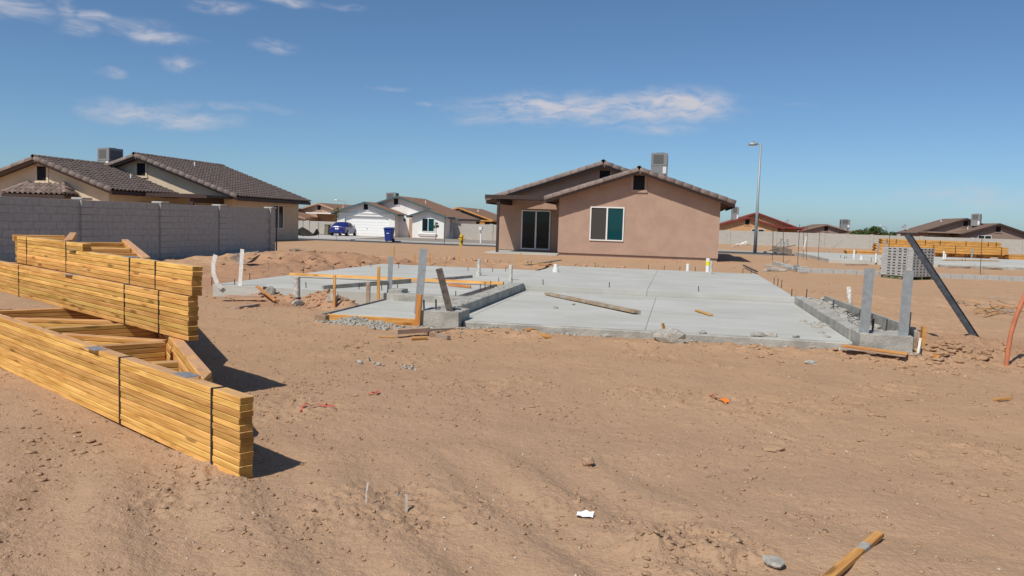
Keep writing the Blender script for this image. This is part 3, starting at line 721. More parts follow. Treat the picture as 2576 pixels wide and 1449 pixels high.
def plain_house(name, label, loc, parts, wallm, roofm, trim, group=None, zb=-.4):
    """parts: (x0,x1,yf,yb,xc,zpk,oh)"""
    t = thing(name, loc, label, 'house', group)
    for (x0, x1, yf, yb, xc, zpk, oh, pit) in parts:
        zz = lambda x: zpk-.1-abs(x-xc)*pit
        B().prism([(x0, zb-.1), (x1, zb-.1), (x1, zz(x1)), (xc, zpk-.1), (x0, zz(x0))], yf, yb).build('wall', wallm, t)
        roof_deck(t, x0-oh, x1+oh, yf-.45, yb+.4, zpk, pit, roofm, .09, xc=xc, fasc=trim, fh=.2)
        if zpk > 2.6: gable_vent(t, xc-.25, xc+.25, zpk-1.0, zpk-.4, yf, wallm)
    return t
h = plain_house('stucco_house', 'tan house with brown shingles behind the pale wall, seen past the cream house', (-52, 112, -.4),
    [(-54.7, -45.7, 110, 122, -50.2, 3.45, .5, .32), (-60, -50.5, 105.5, 112, -56.2, 3.1, .5, .3)], M['tan'], M['shingle'], M['tan'])
B().bx(-50.6, -44.5, 106.5, 110, 1.9, 2.05).build('patio_roof', M['white'], h); B().box((-53.6, 109, 3.2), (.9, .9, .9)).build('roof_cooler', M['ac'], h); roof_jack(h, (-48.3, 114, 2.9))
h = plain_house('framed_house', 'half finished dark house with yellow wood eaves beside the white house', (-26, 102, -.4),
    [(-32.6, -21.2, 100, 112, -27.0, 3.25, .5, .33)], M['steel'], M['shingle'], M['stake'])
B().bx(-26.6, -22.0, 96.9, 100, 1.55, 1.72).build('patio_roof', M['stake'], h); B().bx(-23.6, -23.0, 97, 97.3, -.4, 1.55).build('patio_post', M['stake'], h); roof_jack(h, (-25.3, 103, 2.75))
window(h, -27.25, -26.75, 2.35, 2.85, 99.98, M['white'], M['glassteal'])
h = plain_house('stucco_house', 'ochre house with dark red eaves behind the far pale wall', (9, 110, -.3),
    [(4.3, 12.0, 108, 114, 8.3, 3.20, .5, .30), (4.2, 14.9, 112, 121, 9.75, 3.85, .5, .345)], M['orangewall'], M['shingle'], M['red'], zb=-.3)
B().bx(11.9, 15.35, 108.2, 112.4, 1.86, 2.06).build('patio_roof', M['red'], h); window(h, 8.86, 10.4, .9, 1.69, 108, M['white'], M['glass']); B().bx(14.6, 14.85, 108.3, 108.5, -.3, 1.86).build('patio_post', M['red'], h)
ac_unit((6.95, 111.5, 2.75), .9, .9, 1.65, 0, 'slim grey rooftop cooler on the house with dark red eaves')
h = plain_house('stucco_house', 'small grey roofed house far behind the pale wall, beside the green tree', (22, 130, -.4),
    [(15.8, 26.0, 128, 140, 21.0, 2.75, .5, .27), (22.0, 31.0, 126, 132, 26.2, 2.05, .5, .2)], M['brownwall'], M['shingle2'], M['brownwall'])
ac_unit((25.0, 136, 2.2), 1.3, 1.3, 1.35, 0, 'far grey rooftop cooler on the small grey roofed house')
h = plain_house('stucco_house', 'brown house with shingled gables and roof dish behind the far lumber pile', (34, 110, -.3),
    [(32.9, 40.3, 106, 114, 36.4, 3.22, .5, .335), (29.0, 39.4, 110, 119, 34.1, 3.80, .55, .35)], M['brownwall'], M['shingle2'], M['fascia'], zb=-.3)
window(h, 34.28, 35.75, 1.0, 1.76, 106, M['white'], M['glass']); roof_jack(h, (32.6, 114.5, 3.3)); roof_jack(h, (33.6, 107.5, 2.4))
B().bx(28.9, 32.95, 106.4, 110, 1.88, 2.03).build('patio_roof', M['brownwall'], h); window(h, 29.6, 31.3, .6, 1.6, 110, M['white'], M['glass'])
ac_unit((35.1, 109.5, 2.85), 1.0, 1.0, 1.42, rad(-25), 'boxy grey rooftop cooler between the gables of the brown house')
def dish(p, s, label):
    p = Vector(p); t = thing('satellite_dish', p, label, 'satellite dish')
    B().tube([p, p+Vector((0, 0, .35*s))], .03*s, 6).build('mast', M['steel'], t)
    vs = []; fs = []; nr, na = 4, 14; R = Matrix.Rotation(rad(60), 3, 'X') @ Matrix.Rotation(rad(0), 3, 'Y')
    for i in range(nr+1):
        r = .34*s*i/nr
        for k in range(na): vs.append(p+Vector((0, 0, .5*s))+Matrix.Rotation(rad(25), 3, 'Z') @ R @ Vector((r*math.cos(6.283*k/na), r*1.12*math.sin(6.283*k/na), .5*r*r/s)))
    fs = [(i*na+k, i*na+(k+1) % na, (i+1)*na+(k+1) % na, (i+1)*na+k) for i in range(nr) for k in range(na)]
    B().add(vs, fs).build('reflector', M['dish'], t, smooth=True)
    B().bar(p+Vector((0, -.05, .3*s)), p+Vector((-.45*s, -.35*s, .5*s)), .03*s, .03*s).box(p+Vector((-.46*s, -.36*s, .52*s)), (.09*s,)*3).build('feed_arm', M['steel'], t)
dish((29.2, 117.5, 1.95), 1.15, 'grey satellite dish on the eave corner of the brown house'); dish((14.2, 116, 2.35), .9, 'grey satellite dish on the red eaved house')
def cmu_far_mat():
    m = bpy.data.materials.new('far block wall'); m.use_nodes = True; t = NT(m.node_tree); b = t.n['Principled BSDF']; b.inputs['Roughness'].default_value = .95
    p = t.new('ShaderNodeNewGeometry').outputs['Position']; sp = t.new('ShaderNodeSeparateXYZ'); t.l.new(p, sp.inputs[0])
    cb = t.new('ShaderNodeCombineXYZ'); t.l.new(sp.outputs[0], cb.inputs[0]); t.l.new(sp.outputs[2], cb.inputs[1])
    br = t.new('ShaderNodeTexBrick'); t.l.new(cb.outputs[0], br.inputs['Vector']); br.inputs['Scale'].default_value = 1
    br.inputs['Brick Width'].default_value = .406; br.inputs['Row Height'].default_value = .203; br.inputs['Mortar Size'].default_value = .008
    br.inputs['Color1'].default_value = (.46, .445, .40, 1); br.inputs['Color2'].default_value = (.42, .405, .365, 1); br.inputs['Mortar'].default_value = (.33, .32, .29, 1)
    t.l.new(br.outputs[0], b.inputs['Base Color']); return m
M['cmufar'] = cmu_far_mat()
def far_wall(x0, x1, y, zb, zt, label, step=4.3, th=.2, y2=None):
    t = thing('block_wall', ((x0+x1)/2, y, zb), label, 'wall'); x = x0; y2 = y if y2 is None else y2
    while x < x1-.5:
        xe = min(x+step, x1); yy = y+(y2-y)*(x-x0)/(x1-x0)
        B().bx(x+.21, xe-.21, yy, yy+th, zb-.3, zt).build('wall_panel', M['cmufar'], t)
        B().bx(xe-.2, xe+.2, yy-.06, yy+th+.05, zb-.3, zt+.06).build('pilaster', M['cmufar'], t); x = xe
    return t
far_wall(-75, -35.5, 86, -.45, 1.0, 'pale block wall beyond the blue car, left of the white garage')
far_wall(-23.6, -6, 84.5, -.45, 1.25, 'pale block wall running from the white house behind the yellow hydrant')
far_wall(-5, 75, 103, -.5, 1.40, 'long pale block wall closing the far side of the building lots', 5.4)
# tree beyond the far wall
def leaf_crown(b, blobs, n, size, seed):
    rd = random.Random(seed)
    for (cx, cy, cz, r) in blobs:
        for _ in range(n):
            d = Vector((rd.gauss(0, 1), rd.gauss(0, 1), rd.gauss(0, .8))); d = d.normalized()*r*rd.random()**.4
            c = Vector((cx, cy, cz))+d; R = Matrix.Rotation(rd.random()*6.28, 3, 'Z') @ Matrix.Rotation(rd.uniform(-1.2, 1.2), 3, 'X') @ Matrix.Rotation(rd.uniform(-1, 1), 3, 'Y'); s = size*rd.uniform(.6, 1.3)
            b.add([c+R @ Vector(q) for q in ((-s*.5, 0, 0), (0, -s*.25, .05*s), (s*.5, 0, 0), (0, s*.25, .05*s))], [(0, 1, 2, 3)])
    return b
def tree(name, p, label, blobs, trunk, n, size, lm, seed, stake=None, cat='tree', group=None):
    t = thing(name, p, label, cat, group); p = Vector(p)
    tr = B().tube([p+Vector(q) for q in trunk[0]], trunk[1], 7)
    for (cx, cy, cz, r) in blobs[1:6]:
        tr.tube([p+Vector(trunk[0][-1])*.85, p+Vector((cx, cy, cz))], [trunk[1][-1]*.8, trunk[1][-1]*.3], 5)
    tr.build('trunk', M['bark'], t)
    leaf_crown(B(), [(p.x+a, p.y+b, p.z+c, r) for a, b, c, r in blobs], n, size, seed).build('crown', lm, t)
    if stake: B().tube([p+Vector(stake)+Vector((0, 0, -.2)), p+Vector(stake)+Vector((0, 0, 1.9))], .025, 6).build('stake', M['stake'], t)
    return t
tree('leafy_tree', (27.0, 124, -.35), 'bushy green tree showing above the far pale wall', [(-1.2, 0, 2.1, .7), (-2.2, .3, 1.9, .6), (.2, 0, 2.35, .65), (1.1, .2, 1.9, .6), (2.2, 0, 1.75, .55), (-.4, -.3, 2.5, .5), (-3, 0, 1.7, .5)], ([(0, 0, -.2), (.05, 0, .8), (0, 0, 1.7)], [.12, .1, .07]), 330, .28, M['leaf'], 3)
# street lamps
def street_lamp(p, hgt, label, r=.11, arm=-.42):
    p = Vector(p); t = thing('street_lamp', p, label, 'street lamp')
    B().tube([p+Vector((0, 0, -.3)), p+Vector((0, 0, .45*hgt)), p+Vector((0, 0, .455*hgt)), p+Vector((0, 0, hgt))], [r*1.15, r*.9, r*.8, r*.62], 12).build('pole', M['galv'], t, smooth=True)
    B().tube([p+Vector((0, 0, hgt-.05)), p+Vector((arm*.6, 0, hgt+.0)), p+Vector((arm, 0, hgt-.04))], .03, 6).build('arm', M['galv'], t)
    h = B(); c = p+Vector((arm*1.15, 0, hgt-.06))
    for i, (dx, w, th) in enumerate(((-.34, .06, .03), (-.2, .16, .07), (0, .2, .1), (.2, .14, .09))): pass
    h.tube([c+Vector((-.36, 0, -.03)), c+Vector((-.2, 0, .0)), c+Vector((.05, 0, .02)), c+Vector((.28, 0, .03))], [.05, .13, .14, .06], 10)
    h.build('lamp_head', M['galv'], t, smooth=True); B().tube([c+Vector((-.02, 0, .14)), c+Vector((-.02, 0, .22))], .05, 8).build('photocell', M['ac'], t)
    B().bx(c.x-.22, c.x+.08, -.08+c.y, c.y+.08, c.z-.135, c.z-.1).build('lens', M['pvc'], t)
street_lamp((5.33, 61.2, -.12), 7.75, 'tall grey steel street lamp standing right of the rose house')
def cobra(p, hgt, arm, label):
    p = Vector(p); t = thing('street_lamp', p, label, 'street lamp')
    B().tube([p, p+Vector((0, 0, hgt-.3)), p+Vector((arm*.3, 0, hgt)), p+Vector((arm, 0, hgt+.12))], [.09, .06, .045, .04], 7).build('pole', M['galv'], t)
    B().tube([p+Vector((arm, 0, hgt+.12)), p+Vector((arm*1.25, 0, hgt+.14))], [.1, .14], 8).build('lamp_head', M['pvc'], t)
cobra((36.6, 160, -.4), 3.3, -1.0, 'distant thin street lamp above the green tree'); cobra((-58.9, 140, -.4), 4.8, -1.6, 'distant street lamp with white head above the tan house')

# ------------------------------------------------------------------ street-side things
def car():
    o = Vector((-33.1, 78.3, -.315)); ang = rad(6)      # heading: front away from the camera
    t = thing('parked_car', o, 'blue two door car with silver wheels parked on the white house driveway', 'car')
    R = Matrix.Rotation(ang, 3, 'Z')
    T = lambda x, y, z: o+R @ Vector((x, y, z))
    # stations along y (rear -2.2 .. front 2.2): (y, half width, sill z, belt z, roof half width, roof z)
    st = [(-2.2, .66, .42, .78), (-2.12, .80, .30, .92), (-1.7, .85, .22, .97), (-.9, .86, .2, .95), (.3, .86, .2, .93), (1.1, .86, .2, .90), (1.75, .82, .22, .80), (2.1, .72, .3, .68), (2.2, .5, .4, .58)]
    vs = []; n = 9
    for (y, w, z0, z1) in st:
        zm = (z0+z1)/2
        for (fx, fz) in ((-.72, z0), (-.97, z0+.06), (-1, zm), (-.93, z1-.05), (-.80, z1), (0, z1+.025), (.80, z1), (.93, z1-.05), (1, zm), (.97, z0+.06), (.72, z0)): vs.append(T(w*fx, y, fz))
    n = 11; fs = [(i*n+k, i*n+(k+1) % n, (i+1)*n+(k+1) % n, (i+1)*n+k) for i in range(len(st)-1) for k in range(n)]
    fs += [tuple(range(n))[::-1], tuple((len(st)-1)*n+k for k in range(n))]
    body = B().add(vs, fs).build('body', M['carblue'], t); autosmooth(body, 45)
    gh = [(-1.62, .70, .95, .96), (-1.2, .64, .95, 1.18), (-.75, .60, .95, 1.32), (-.1, .60, .93, 1.36), (.35, .60, .92, 1.31), (1.05, .72, .90, .93)]
    vs = []
    for (y, w, z0, z1) in gh:
        for (fx, fz) in ((-.80 if z1-z0 > .1 else -.7, z0-.02), (-w, z1-.03), (-w*.8, z1), (0, z1+.02), (w*.8, z1), (w, z1-.03), (.80 if z1-z0 > .1 else .7, z0-.02)): vs.append(T(fx, y, fz))
    n = 7; fs = [(i*n+k, i*n+k+1, (i+1)*n+k+1, (i+1)*n+k) for i in range(len(gh)-1) for k in range(n-1)]
    autosmooth(B().add(vs, fs).build('cabin', M['carblue'], t), 50)
    q = lambda nm, pts, m, par=t: B().add([T(*p) for p in pts], [tuple(range(len(pts)))]).build(nm, m, par)
    q('rear_window', [(-.56, -1.57, .985), (.56, -1.57, .985), (.46, -.86, 1.315), (-.46, -.86, 1.315)], M['carglass'])
    for s in (-1, 1):
        q('side_window', [(s*.80, -.95, .97), (s*.80, .0, .96), (s*.625, -.02, 1.325), (s*.625, -.6, 1.30)], M['carglass']); q('side_window', [(s*.80, .05, .96), (s*.78, .86, .95), (s*.64, .40, 1.27), (s*.625, .03, 1.32)], M['carglass'])
        B().box(T(s*.93, .62, .98), (.17, .12, .12), R).build('mirror', M['black'], t, bevel=.03)
        B().box(T(s*.60, -2.155, .74), (.36, .06, .15), R).build('tail_light', M['lamp_red'], t, bevel=.015)
        B().box(T(s*.868, -.35, .78), (.02, .16, .03), R).build('door_handle', M['black'], t)
        for y in (-1.32, 1.35):
            c0, c1 = T(s*.66, y, .31), T(s*.872, y, .31)
            w = B().tube([c0, c1], .31, 18).build('wheel', M['black'], t)
            B().tube([T(s*.86, y, .31), T(s*.88, y, .31)], .215, 16).build('rim', M['steel'], w)
            b = B()
            for k in range(5):
                a = 6.283*k/5; b.bar(T(s*.888, y, .31), T(s*.888, y+.2*math.cos(a), .31+.2*math.sin(a)), .06, .03, up=R @ Vector((s, 0, 0)))
            b.build('spokes', M['chrome'], w)
    B().box(T(0, -2.205, .72), (.34, .02, .16), R).build('licence_plate', M['paper'], t); B().box(T(0, -2.18, .42), (1.35, .14, .16), R).build('bumper', M['carblue'], t, bevel=.04)
    B().box(T(0, -2.0, 1.03), (1.25, .2, .03), R).box(T(-.5, -1.98, .99), (.05, .12, .1), R).box(T(.5, -1.98, .99), (.05, .12, .1), R).build('spoiler', M['carblue'], t, bevel=.008)
    B().tube([T(.45, -2.25, .27), T(.45, -1.9, .27)], .05, 8).build('exhaust', M['chrome'], t)
car()
def bin_(p):
    p = Vector(p); t = thing('wheelie_bin', p, 'blue wheeled refuse bin standing at the kerb before the white garage', 'bin')
    vs = []
    for z, w, d in ((.08, .25, .27), (1.02, .33, .36)): vs += [p+Vector((sx*w, sy*d, z)) for sx, sy in ((-1, -1), (1, -1), (1, 1), (-1, 1))]
    B().add(vs, [(0, 3, 2, 1), (4, 5, 6, 7), (0, 1, 5, 4), (1, 2, 6, 5), (2, 3, 7, 6), (3, 0, 4, 7)]).build('tub', M['bin'], t, bevel=.03)
    B().bx(p.x-.36, p.x+.36, p.y-.4, p.y+.4, p.z+1.0, p.z+1.06).build('rim', M['bin'], t, bevel=.01)
    B().box(p+Vector((0, .02, 1.10)), (.66, .76, .07), Matrix.Rotation(rad(3), 3, 'X')).build('lid', M['bin'], t, bevel=.02)
    for s in (-1, 1): B().tube([p+Vector((s*.26, .3, .13)), p+Vector((s*.32, .3, .13))], .13, 12).build('wheel', M['black'], t)
    B().bar(p+Vector((-.25, .44, 1.0)), p+Vector((.25, .44, 1.0)), .04, .04).build('handle', M['bin'], t); B().box(p+Vector((0, -.335, .68)), (.2, .01, .05)).build('label_plate', M['paper'], t)
bin_((-22.45, 62.2, ZR(-22.9)+.02)); 
def bin2(p):
    p = Vector(p); t = thing('wheelie_bin', p, 'dark green bin half hidden behind the blue car', 'bin')
    B().prism([(p.x-.2, p.z+.05), (p.x+.24, p.z+.05), (p.x+.3, p.z+1.0), (p.x-.12, p.z+1.05)], p.y-.3, p.y+.3).build('tub', M['pallet'], t, bevel=.03); B().box(p+Vector((.09, 0, 1.07)), (.52, .7, .06)).build('lid', M['pallet'], t, bevel=.015)
bin2((-34.75, 78, -.33))
def hydrant(p):
    p = Vector(p); t = thing('fire_hydrant', p, 'yellow fire hydrant on the verge across the sand', 'hydrant'); V3 = lambda x, y, z: p+Vector((x, y, z))
    B().tube([V3(0, 0, 0), V3(0, 0, .05), V3(0, 0, .051), V3(0, 0, .62), V3(0, 0, .63), V3(0, 0, .68)], [.2, .2, .125, .125, .17, .17], 14).build('barrel', M['hydrant'], t)
    B().tube([V3(0, 0, .68), V3(0, 0, .78), V3(0, 0, .86), V3(0, 0, .89)], [.15, .13, .07, .03], 14).tube([V3(0, 0, .88), V3(0, 0, .95)], .035, 5).build('bonnet', M['hydrant'], t)
    for d in ((1, 0), (-1, 0)): B().tube([V3(d[0]*.1, 0, .5), V3(d[0]*.24, 0, .5)], .06, 10).build('hose_outlet', M['hydrant'], t)
    B().tube([V3(0, -.1, .46), V3(0, -.25, .46)], .085, 12).build('pumper_outlet', M['hydrant'], t)
hp = (-16.5, 62.0); hydrant((hp[0], 57.2, ZR(-16.5)+.01) if False else (-15.75, 59.2, ZR(-15.8)+.016))
def mailbox(p):
    p = Vector(p); t = thing('mailbox', p, 'white mailbox on a white post before the pale wall', 'mailbox')
    B().bar(p-Vector((0, 0, .2)), p+Vector((0, 0, 1.15)), .1, .1).build('post', M['white'], t)
    B().prism([(p.x-.13, p.z+1.15), (p.x+.13, p.z+1.15), (p.x+.13, p.z+1.33), (p.x+.07, p.z+1.42), (p.x-.07, p.z+1.42), (p.x-.13, p.z+1.33)], p.y-.28, p.y+.25).build('box', M['white'], t)
mailbox((-16.9, 70.0, -.33))
tree('young_tree', (-26.6, 61.5, ZR(-25)+.02), 'thin staked sapling with yellow leaves beside the blue car', [(0, 0, 2.25, .2), (.05, 0, 1.9, .16), (-.1, 0, 1.6, .13), (.12, 0, 2.45, .16), (-.14, 0, 2.4, .14)], ([(0, 0, -.2), (.02, 0, 1.2), (0, 0, 2.3)], [.016, .013, .008]), 45, .12, M['leafyellow'], 5)
tree('young_tree', (-22.6, 75.5, -.36), 'tiny green sapling under the white house window', [(0, 0, 1.35, .25), (-.16, 0, 1.2, .16), (.15, 0, 1.3, .17), (.05, 0, 1.55, .15)], ([(0, 0, -.2), (.02, 0, .7), (0, 0, 1.3)], [.04, .035, .02]), 60, .13, M['leaf'], 8)
def sagging_screen():
    p = PZ((1100+350*.3494)/1.59, (720+655*.3494)/1.59, -.3); t = thing('mesh_screen', p, 'torn grey mesh screen sagging from posts past the cream house', 'screen')
    nx, nz = 14, 8; vs = []
    for j in range(nz+1):
        for i in range(nx+1):
            u, v = i/nx, j/nz; top = 1.25*(1-abs(u-.5)*2)**1.2 if False else (.35+.55*max(0, 1-abs(u-.42)/.3) + .5*max(0, 1-abs(u-.97)/.18))
            sag = .35+.35*abs(u-.45); lo = .10+.5*(2*u-1)**4*.6
            vs.append(p+Vector((-1.35+2.6*u, .25*math.sin(u*9+v*2), lo+(top-lo)*v)))
    B().add(vs, [(j*(nx+1)+i, j*(nx+1)+i+1, (j+1)*(nx+1)+i+1, (j+1)*(nx+1)+i) for j in range(nz) for i in range(nx)]).build('mesh', M['tarp'], t, smooth=True)
    for x, z in ((-.25, 1.7), (1.2, 1.35)): B().tube([p+Vector((x, .0, -.2)), p+Vector((x, 0, z))], .018, 6).build('post', M['rebargrey'], t)
sagging_screen()
bb_ = PZ((1100+1938*.3494)/1.59, (720+737*.3494)/1.59, ZR(-17)+.02); B().tube([bb_-Vector((0, 0, .1)), bb_+Vector((.02, 0, 2.3))], .02, 6).build('marker_post', M['rebargrey'], label='thin dark marker post at the road before the white house', cat='post')

# ================================================================== concrete foundation
def slab():
    t = thing('foundation_slab', (-2, 18, 0), 'fresh grey concrete house foundation with garage and porch slabs', 'foundation')
    ZL, ZG, ZS, ZP = .22, .10, .26, .12
    # living area panels, split by control joints
    for (a, b_, c, d) in ((-8.5, 14.0, -3.82, 18.4), (-8.5, 18.405, -3.82, 23.0), (-3.815, 17.42, -.61, 26.05), (-.605, 17.42, 2.35, 26.05)):
        B().bx(a, c, b_, d, -.25, ZL).build('slab_panel', M['conc'], t, bevel=.004)
    for (a, c) in ((-3.2, -.413), (-.408, 2.33)):
        B().bx(a, c, 11.62, 17.40, -.25, ZG).build('garage_panel', M['conc'], t, bevel=.004)
    ca_, cb_ = PZ(*((2000+228*.5435)/1.59, (1000+290*.5435)/1.59), .1012), PZ((760+2125*.5202)/1.59, (980+562*.5202)/1.59, .1012)
    B().bar(ca_, cb_, .012, .003).build('saw_cut', M['concdamp'], t)
    B().bx(-3.0, 2.3, 11.48, 11.615, -.25, ZG+.006).build('garage_sill', M['concdamp'], t, bevel=.015)
    B().bx(-5.0, -3.5, 11.42, 13.98, -.2, ZP).build('porch_slab', M['conc'], t, bevel=.008)
    B().bx(-4.85, -3.52, 13.7, 13.99, -.2, ZS-.02).build('porch_step', M['concdamp'], t, bevel=.01)
    def rough(x0, x1, y0, y1, z1, nm='stem_wall', seed=1, amp=.012):
        nx, ny = max(2, int((x1-x0)/.07)), max(2, int((y1-y0)/.07)); rd = random.Random(seed); vs = []
        for j in range(ny+1):
            for i in range(nx+1):
                e = 1 if i in (0, nx) or j in (0, ny) else 0
                vs.append((x0+(x1-x0)*i/nx+rd.uniform(-1, 1)*(.001 if e else .006), y0+(y1-y0)*j/ny+rd.uniform(-1, 1)*(.001 if e else .006), z1+rd.uniform(-1, 1)*amp*(.35 if e else 1)-e*rd.random()*amp*.6))
        k = len(vs); per = [i for i in range(nx+1)]+[(j)*(nx+1)+nx for j in range(1, ny+1)]+[ny*(nx+1)+i for i in range(nx-1, -1, -1)]+[j*(nx+1) for j in range(ny-1, 0, -1)]
        vs += [(vs[q][0], vs[q][1], -.3) for q in per]; n = len(per)
        fs = [(j*(nx+1)+i, j*(nx+1)+i+1, (j+1)*(nx+1)+i+1, (j+1)*(nx+1)+i) for j in range(ny) for i in range(nx)]+[(per[a], k+a, k+(a+1) % n, per[(a+1) % n]) for a in range(n)]
        return autosmooth(B().add(vs, fs).build(nm, M['concdamp'], t), 35)
    rough(-3.52, -3.22, 11.95, 17.41, ZS, seed=1); rough(-3.60, -3.02, 11.30, 11.94, ZS-.01, 'stem_end', 2, .016)
    rough(2.34, 2.52, 11.95, 17.6, ZS-.02, seed=3); rough(2.36, 3.0, 11.34, 11.93, ZS-.01, 'stem_end', 4, .016)
    rough(2.53, 2.86, 11.94, 17.5, ZS-.06, seed=5, amp=.025)
    rough(-5.05, -4.80, 14.0, 14.35, ZS+.03, 'stem_end', 6)
    # rubble on the stems
    b = B(); rd = random.Random(4)
    for _ in range(110):
        k = rd.random()
        if k < .55: x, y, z = rd.uniform(2.5, 2.9), rd.uniform(12, 17.6), ZS-.05
        elif k < .75: x, y, z = rd.uniform(-3.6, -3.2), rd.uniform(11.4, 16), ZS
        elif k < .9: x, y, z = rd.uniform(-3.2, 2.4), 11.42+rd.uniform(-.08, .1), .02
        else: x, y, z = rd.uniform(2.0, 2.35), rd.uniform(12, 14), ZG
        b.rock((x, y, z), rd.uniform(.02, .065), (1, 1, .6), rd.random()*1e6)
    b.build('rubble', M['rubble'], t, kind='stuff')
    # form board along the right stem and its end
    B().bar((3.14, 11.95, .17), (2.90, 17.3, .15), .04, .28).build('form_board', M['formgrey'], t)
    B().bar((3.10, 11.60, .15), (3.15, 11.94, .18), .045, .27).build('form_board', M['old'], t); B().bar((3.22, 11.75, -.1), (3.24, 11.78, .34), .05, .09).build('form_stake', M['stake'], t)
    B().bar((3.06, 11.3, .02), (3.12, 11.45, .20), .03, .09).build('form_offcut', M['sheet'], t)
    # dowels
    def pin(px, py, z, hgt=.10, m='rebar', r=.008):
        q = PZ(px, py, z); B().tube([q-Vector((0, 0, .05)), q+Vector((random.uniform(-.01, .01), 0, hgt))], r, 6).build('rebar_dowel', M[m], t)
    D6 = lambda x, y: ((760+x*.5202)/1.59, (980+y*.5202)/1.59); D7 = lambda x, y: ((2000+x*.5435)/1.59, (1000+y*.5435)/1.59); D8 = lambda x, y: ((3000+x*.4255)/1.59, (900+y*.4255)/1.59)
    for x, y in ((167, 290), (208, 298), (345, 306), (893, 330), (1297, 340), (1475, 350), (1547, 348), (1595, 342), (2042, 400), (2230, 342), (2270, 325), (2313, 315), (2375, 290), (1101, 192), (1308, 168), (1390, 168), (1603, 178), (2137, 200), (2325, 205), (2425, 205), (460, 258), (872, 205)): pin(*D6(x, y), ZL, .11)
    for x, y in ((88, 245), (318, 255), (802, 275), (1462, 305), (232, 108), (700, 122), (1093, 138), (1207, 145), (1322, 150), (1438, 153), (1787, 165), (1847, 172)): pin(*D7(x, y), ZL, .115 if y > 200 else .13, 'rebargrey', .010)
    for x, y in ((388, 665), (530, 665), (782, 780), (1035, 880), (1147, 925), (1280, 980), (225, 548), (260, 555), (295, 570)): pin(*D8(x, y), ZS-.03, .14, 'rebargrey', .010)
    pin(*D8(1150, 985), ZS, .15, 'rebar', .014); pin(*D6(1800, 490), ZS, .13, 'rebargrey', .012); pin(*D6(1893, 492), ZS, .14, 'rebargrey', .013)
    # hold-down straps
    def strap(p, q, w, m, nm='hold_down_strap', fl=None, lab=None):
        p, q = Vector(p), Vector(q); s = B().bar(p, q, w, .004, up=(0, 1, 0)).build(nm, m, t, label=lab)
        b = B(); n = int((q-p).length/.1); d = (q-p)/n
        for i in range(1, n):
            for sx in (-.3, .3): b.tube([p+d*i+Vector((sx*w, -.0028, .02*(1 if sx > 0 else -1))), p+d*i+Vector((sx*w, -.0034, .02*(1 if sx > 0 else -1)))], .0032, 6)
        b.build('nail_holes', M['steel'], s)
        return s
    strap((-3.66, 11.42, .18), (-3.60, 11.44, 1.13), .115, M['galv']); strap((-3.16, 11.42, .18), (-3.34, 11.35, .86), .10, M['strapdark'], lab='leaning dull brown strap')
    strap((-5.05, 14.06, .2), (-5.03, 14.05, .87), .09, M['galv']); strap((2.42, 11.44, .2), (2.44, 11.42, 1.10), .125, M['galv']); strap((2.90, 11.44, .2), (2.91, 11.42, 1.09), .125, M['galv'])
    B().bar((2.985, 11.5, .2), (2.99, 11.5, .55), .004, .06, up=(0, 1, 0)).build('strap_flange', M['steel'], t)
    strap((-7.98, 14.06, .2), (-7.9, 14.0, .90), .075, M['pvc'], lab='bright strap with bolt holes')
    # curved strap by the lumber; its sun reflection is put in as plain white colour
    b = B(); pts = [(-8.28, 13.96, .16), (-8.36, 13.93, .24), (-8.42, 13.9, .42), (-8.42, 13.88, .60), (-8.36, 13.86, .78)]
    for i in range(4): b.bar(pts[i], pts[i+1], .085, .005, up=(0, 1, 0))
    b.build('hold_down_strap', M['pvc'], t, label='bright curved strap')
    # pipe stubs
    def stub(x, y, z0, z1, r, m='pvc', lean=(0, 0), collar=False, lab=None):
        o = B().tube([(x, y, z0-.1), (x+lean[0]*.5, y+lean[1]*.5, (z0+z1)/2), (x+lean[0], y+lean[1], z1)], r, 12).build('pipe_stub', M[m], t, label=lab)
        autosmooth(o)
        if collar: B().tube([(x, y, z0-.02), (x, y, z0+.10)], r*1.45, 12).build('pipe_collar', M[m], o)
        return o
    stub(-6.62, 13.62, .2, .47, .058, 'pvcdirty', lab='stubby white pipe bound with wire'); stub(-4.79, 19.73, .22, .63, .045, 'pvcdirty', collar=True); stub(-3.77, 18.65, .22, .57, .045, 'pvcdirty')
    stub(-3.3, 22.59, .22, .44, .06, 'pvc', collar=True); p = stub(.9, 26.0, .2, .64, .065, 'pvc', lab='white pipe with a yellow band')
    B().tube([(.9, 26.0, .42), (.9, 26.0, .55)], .067, 12).build('tape_band', M['yellow'], p); stub(.97, 25.2, .22, .60, .035, 'pvcdirty'); stub(.3, 26.02, .2, .45, .05)
    # wire loops on the right stem
    for k in range(3):
        c = Vector((2.66, 12.9+.12*k, ZS+.02)); B().tube([c+Vector((.16*math.cos(a)*(1-.1*k), .28*math.sin(a), .05+.05*math.sin(a*2+k))) for a in [i*6.283/18 for i in range(19)]], .0045, 4, False).build('tie_wire', M['rebargrey'], t)
slab()

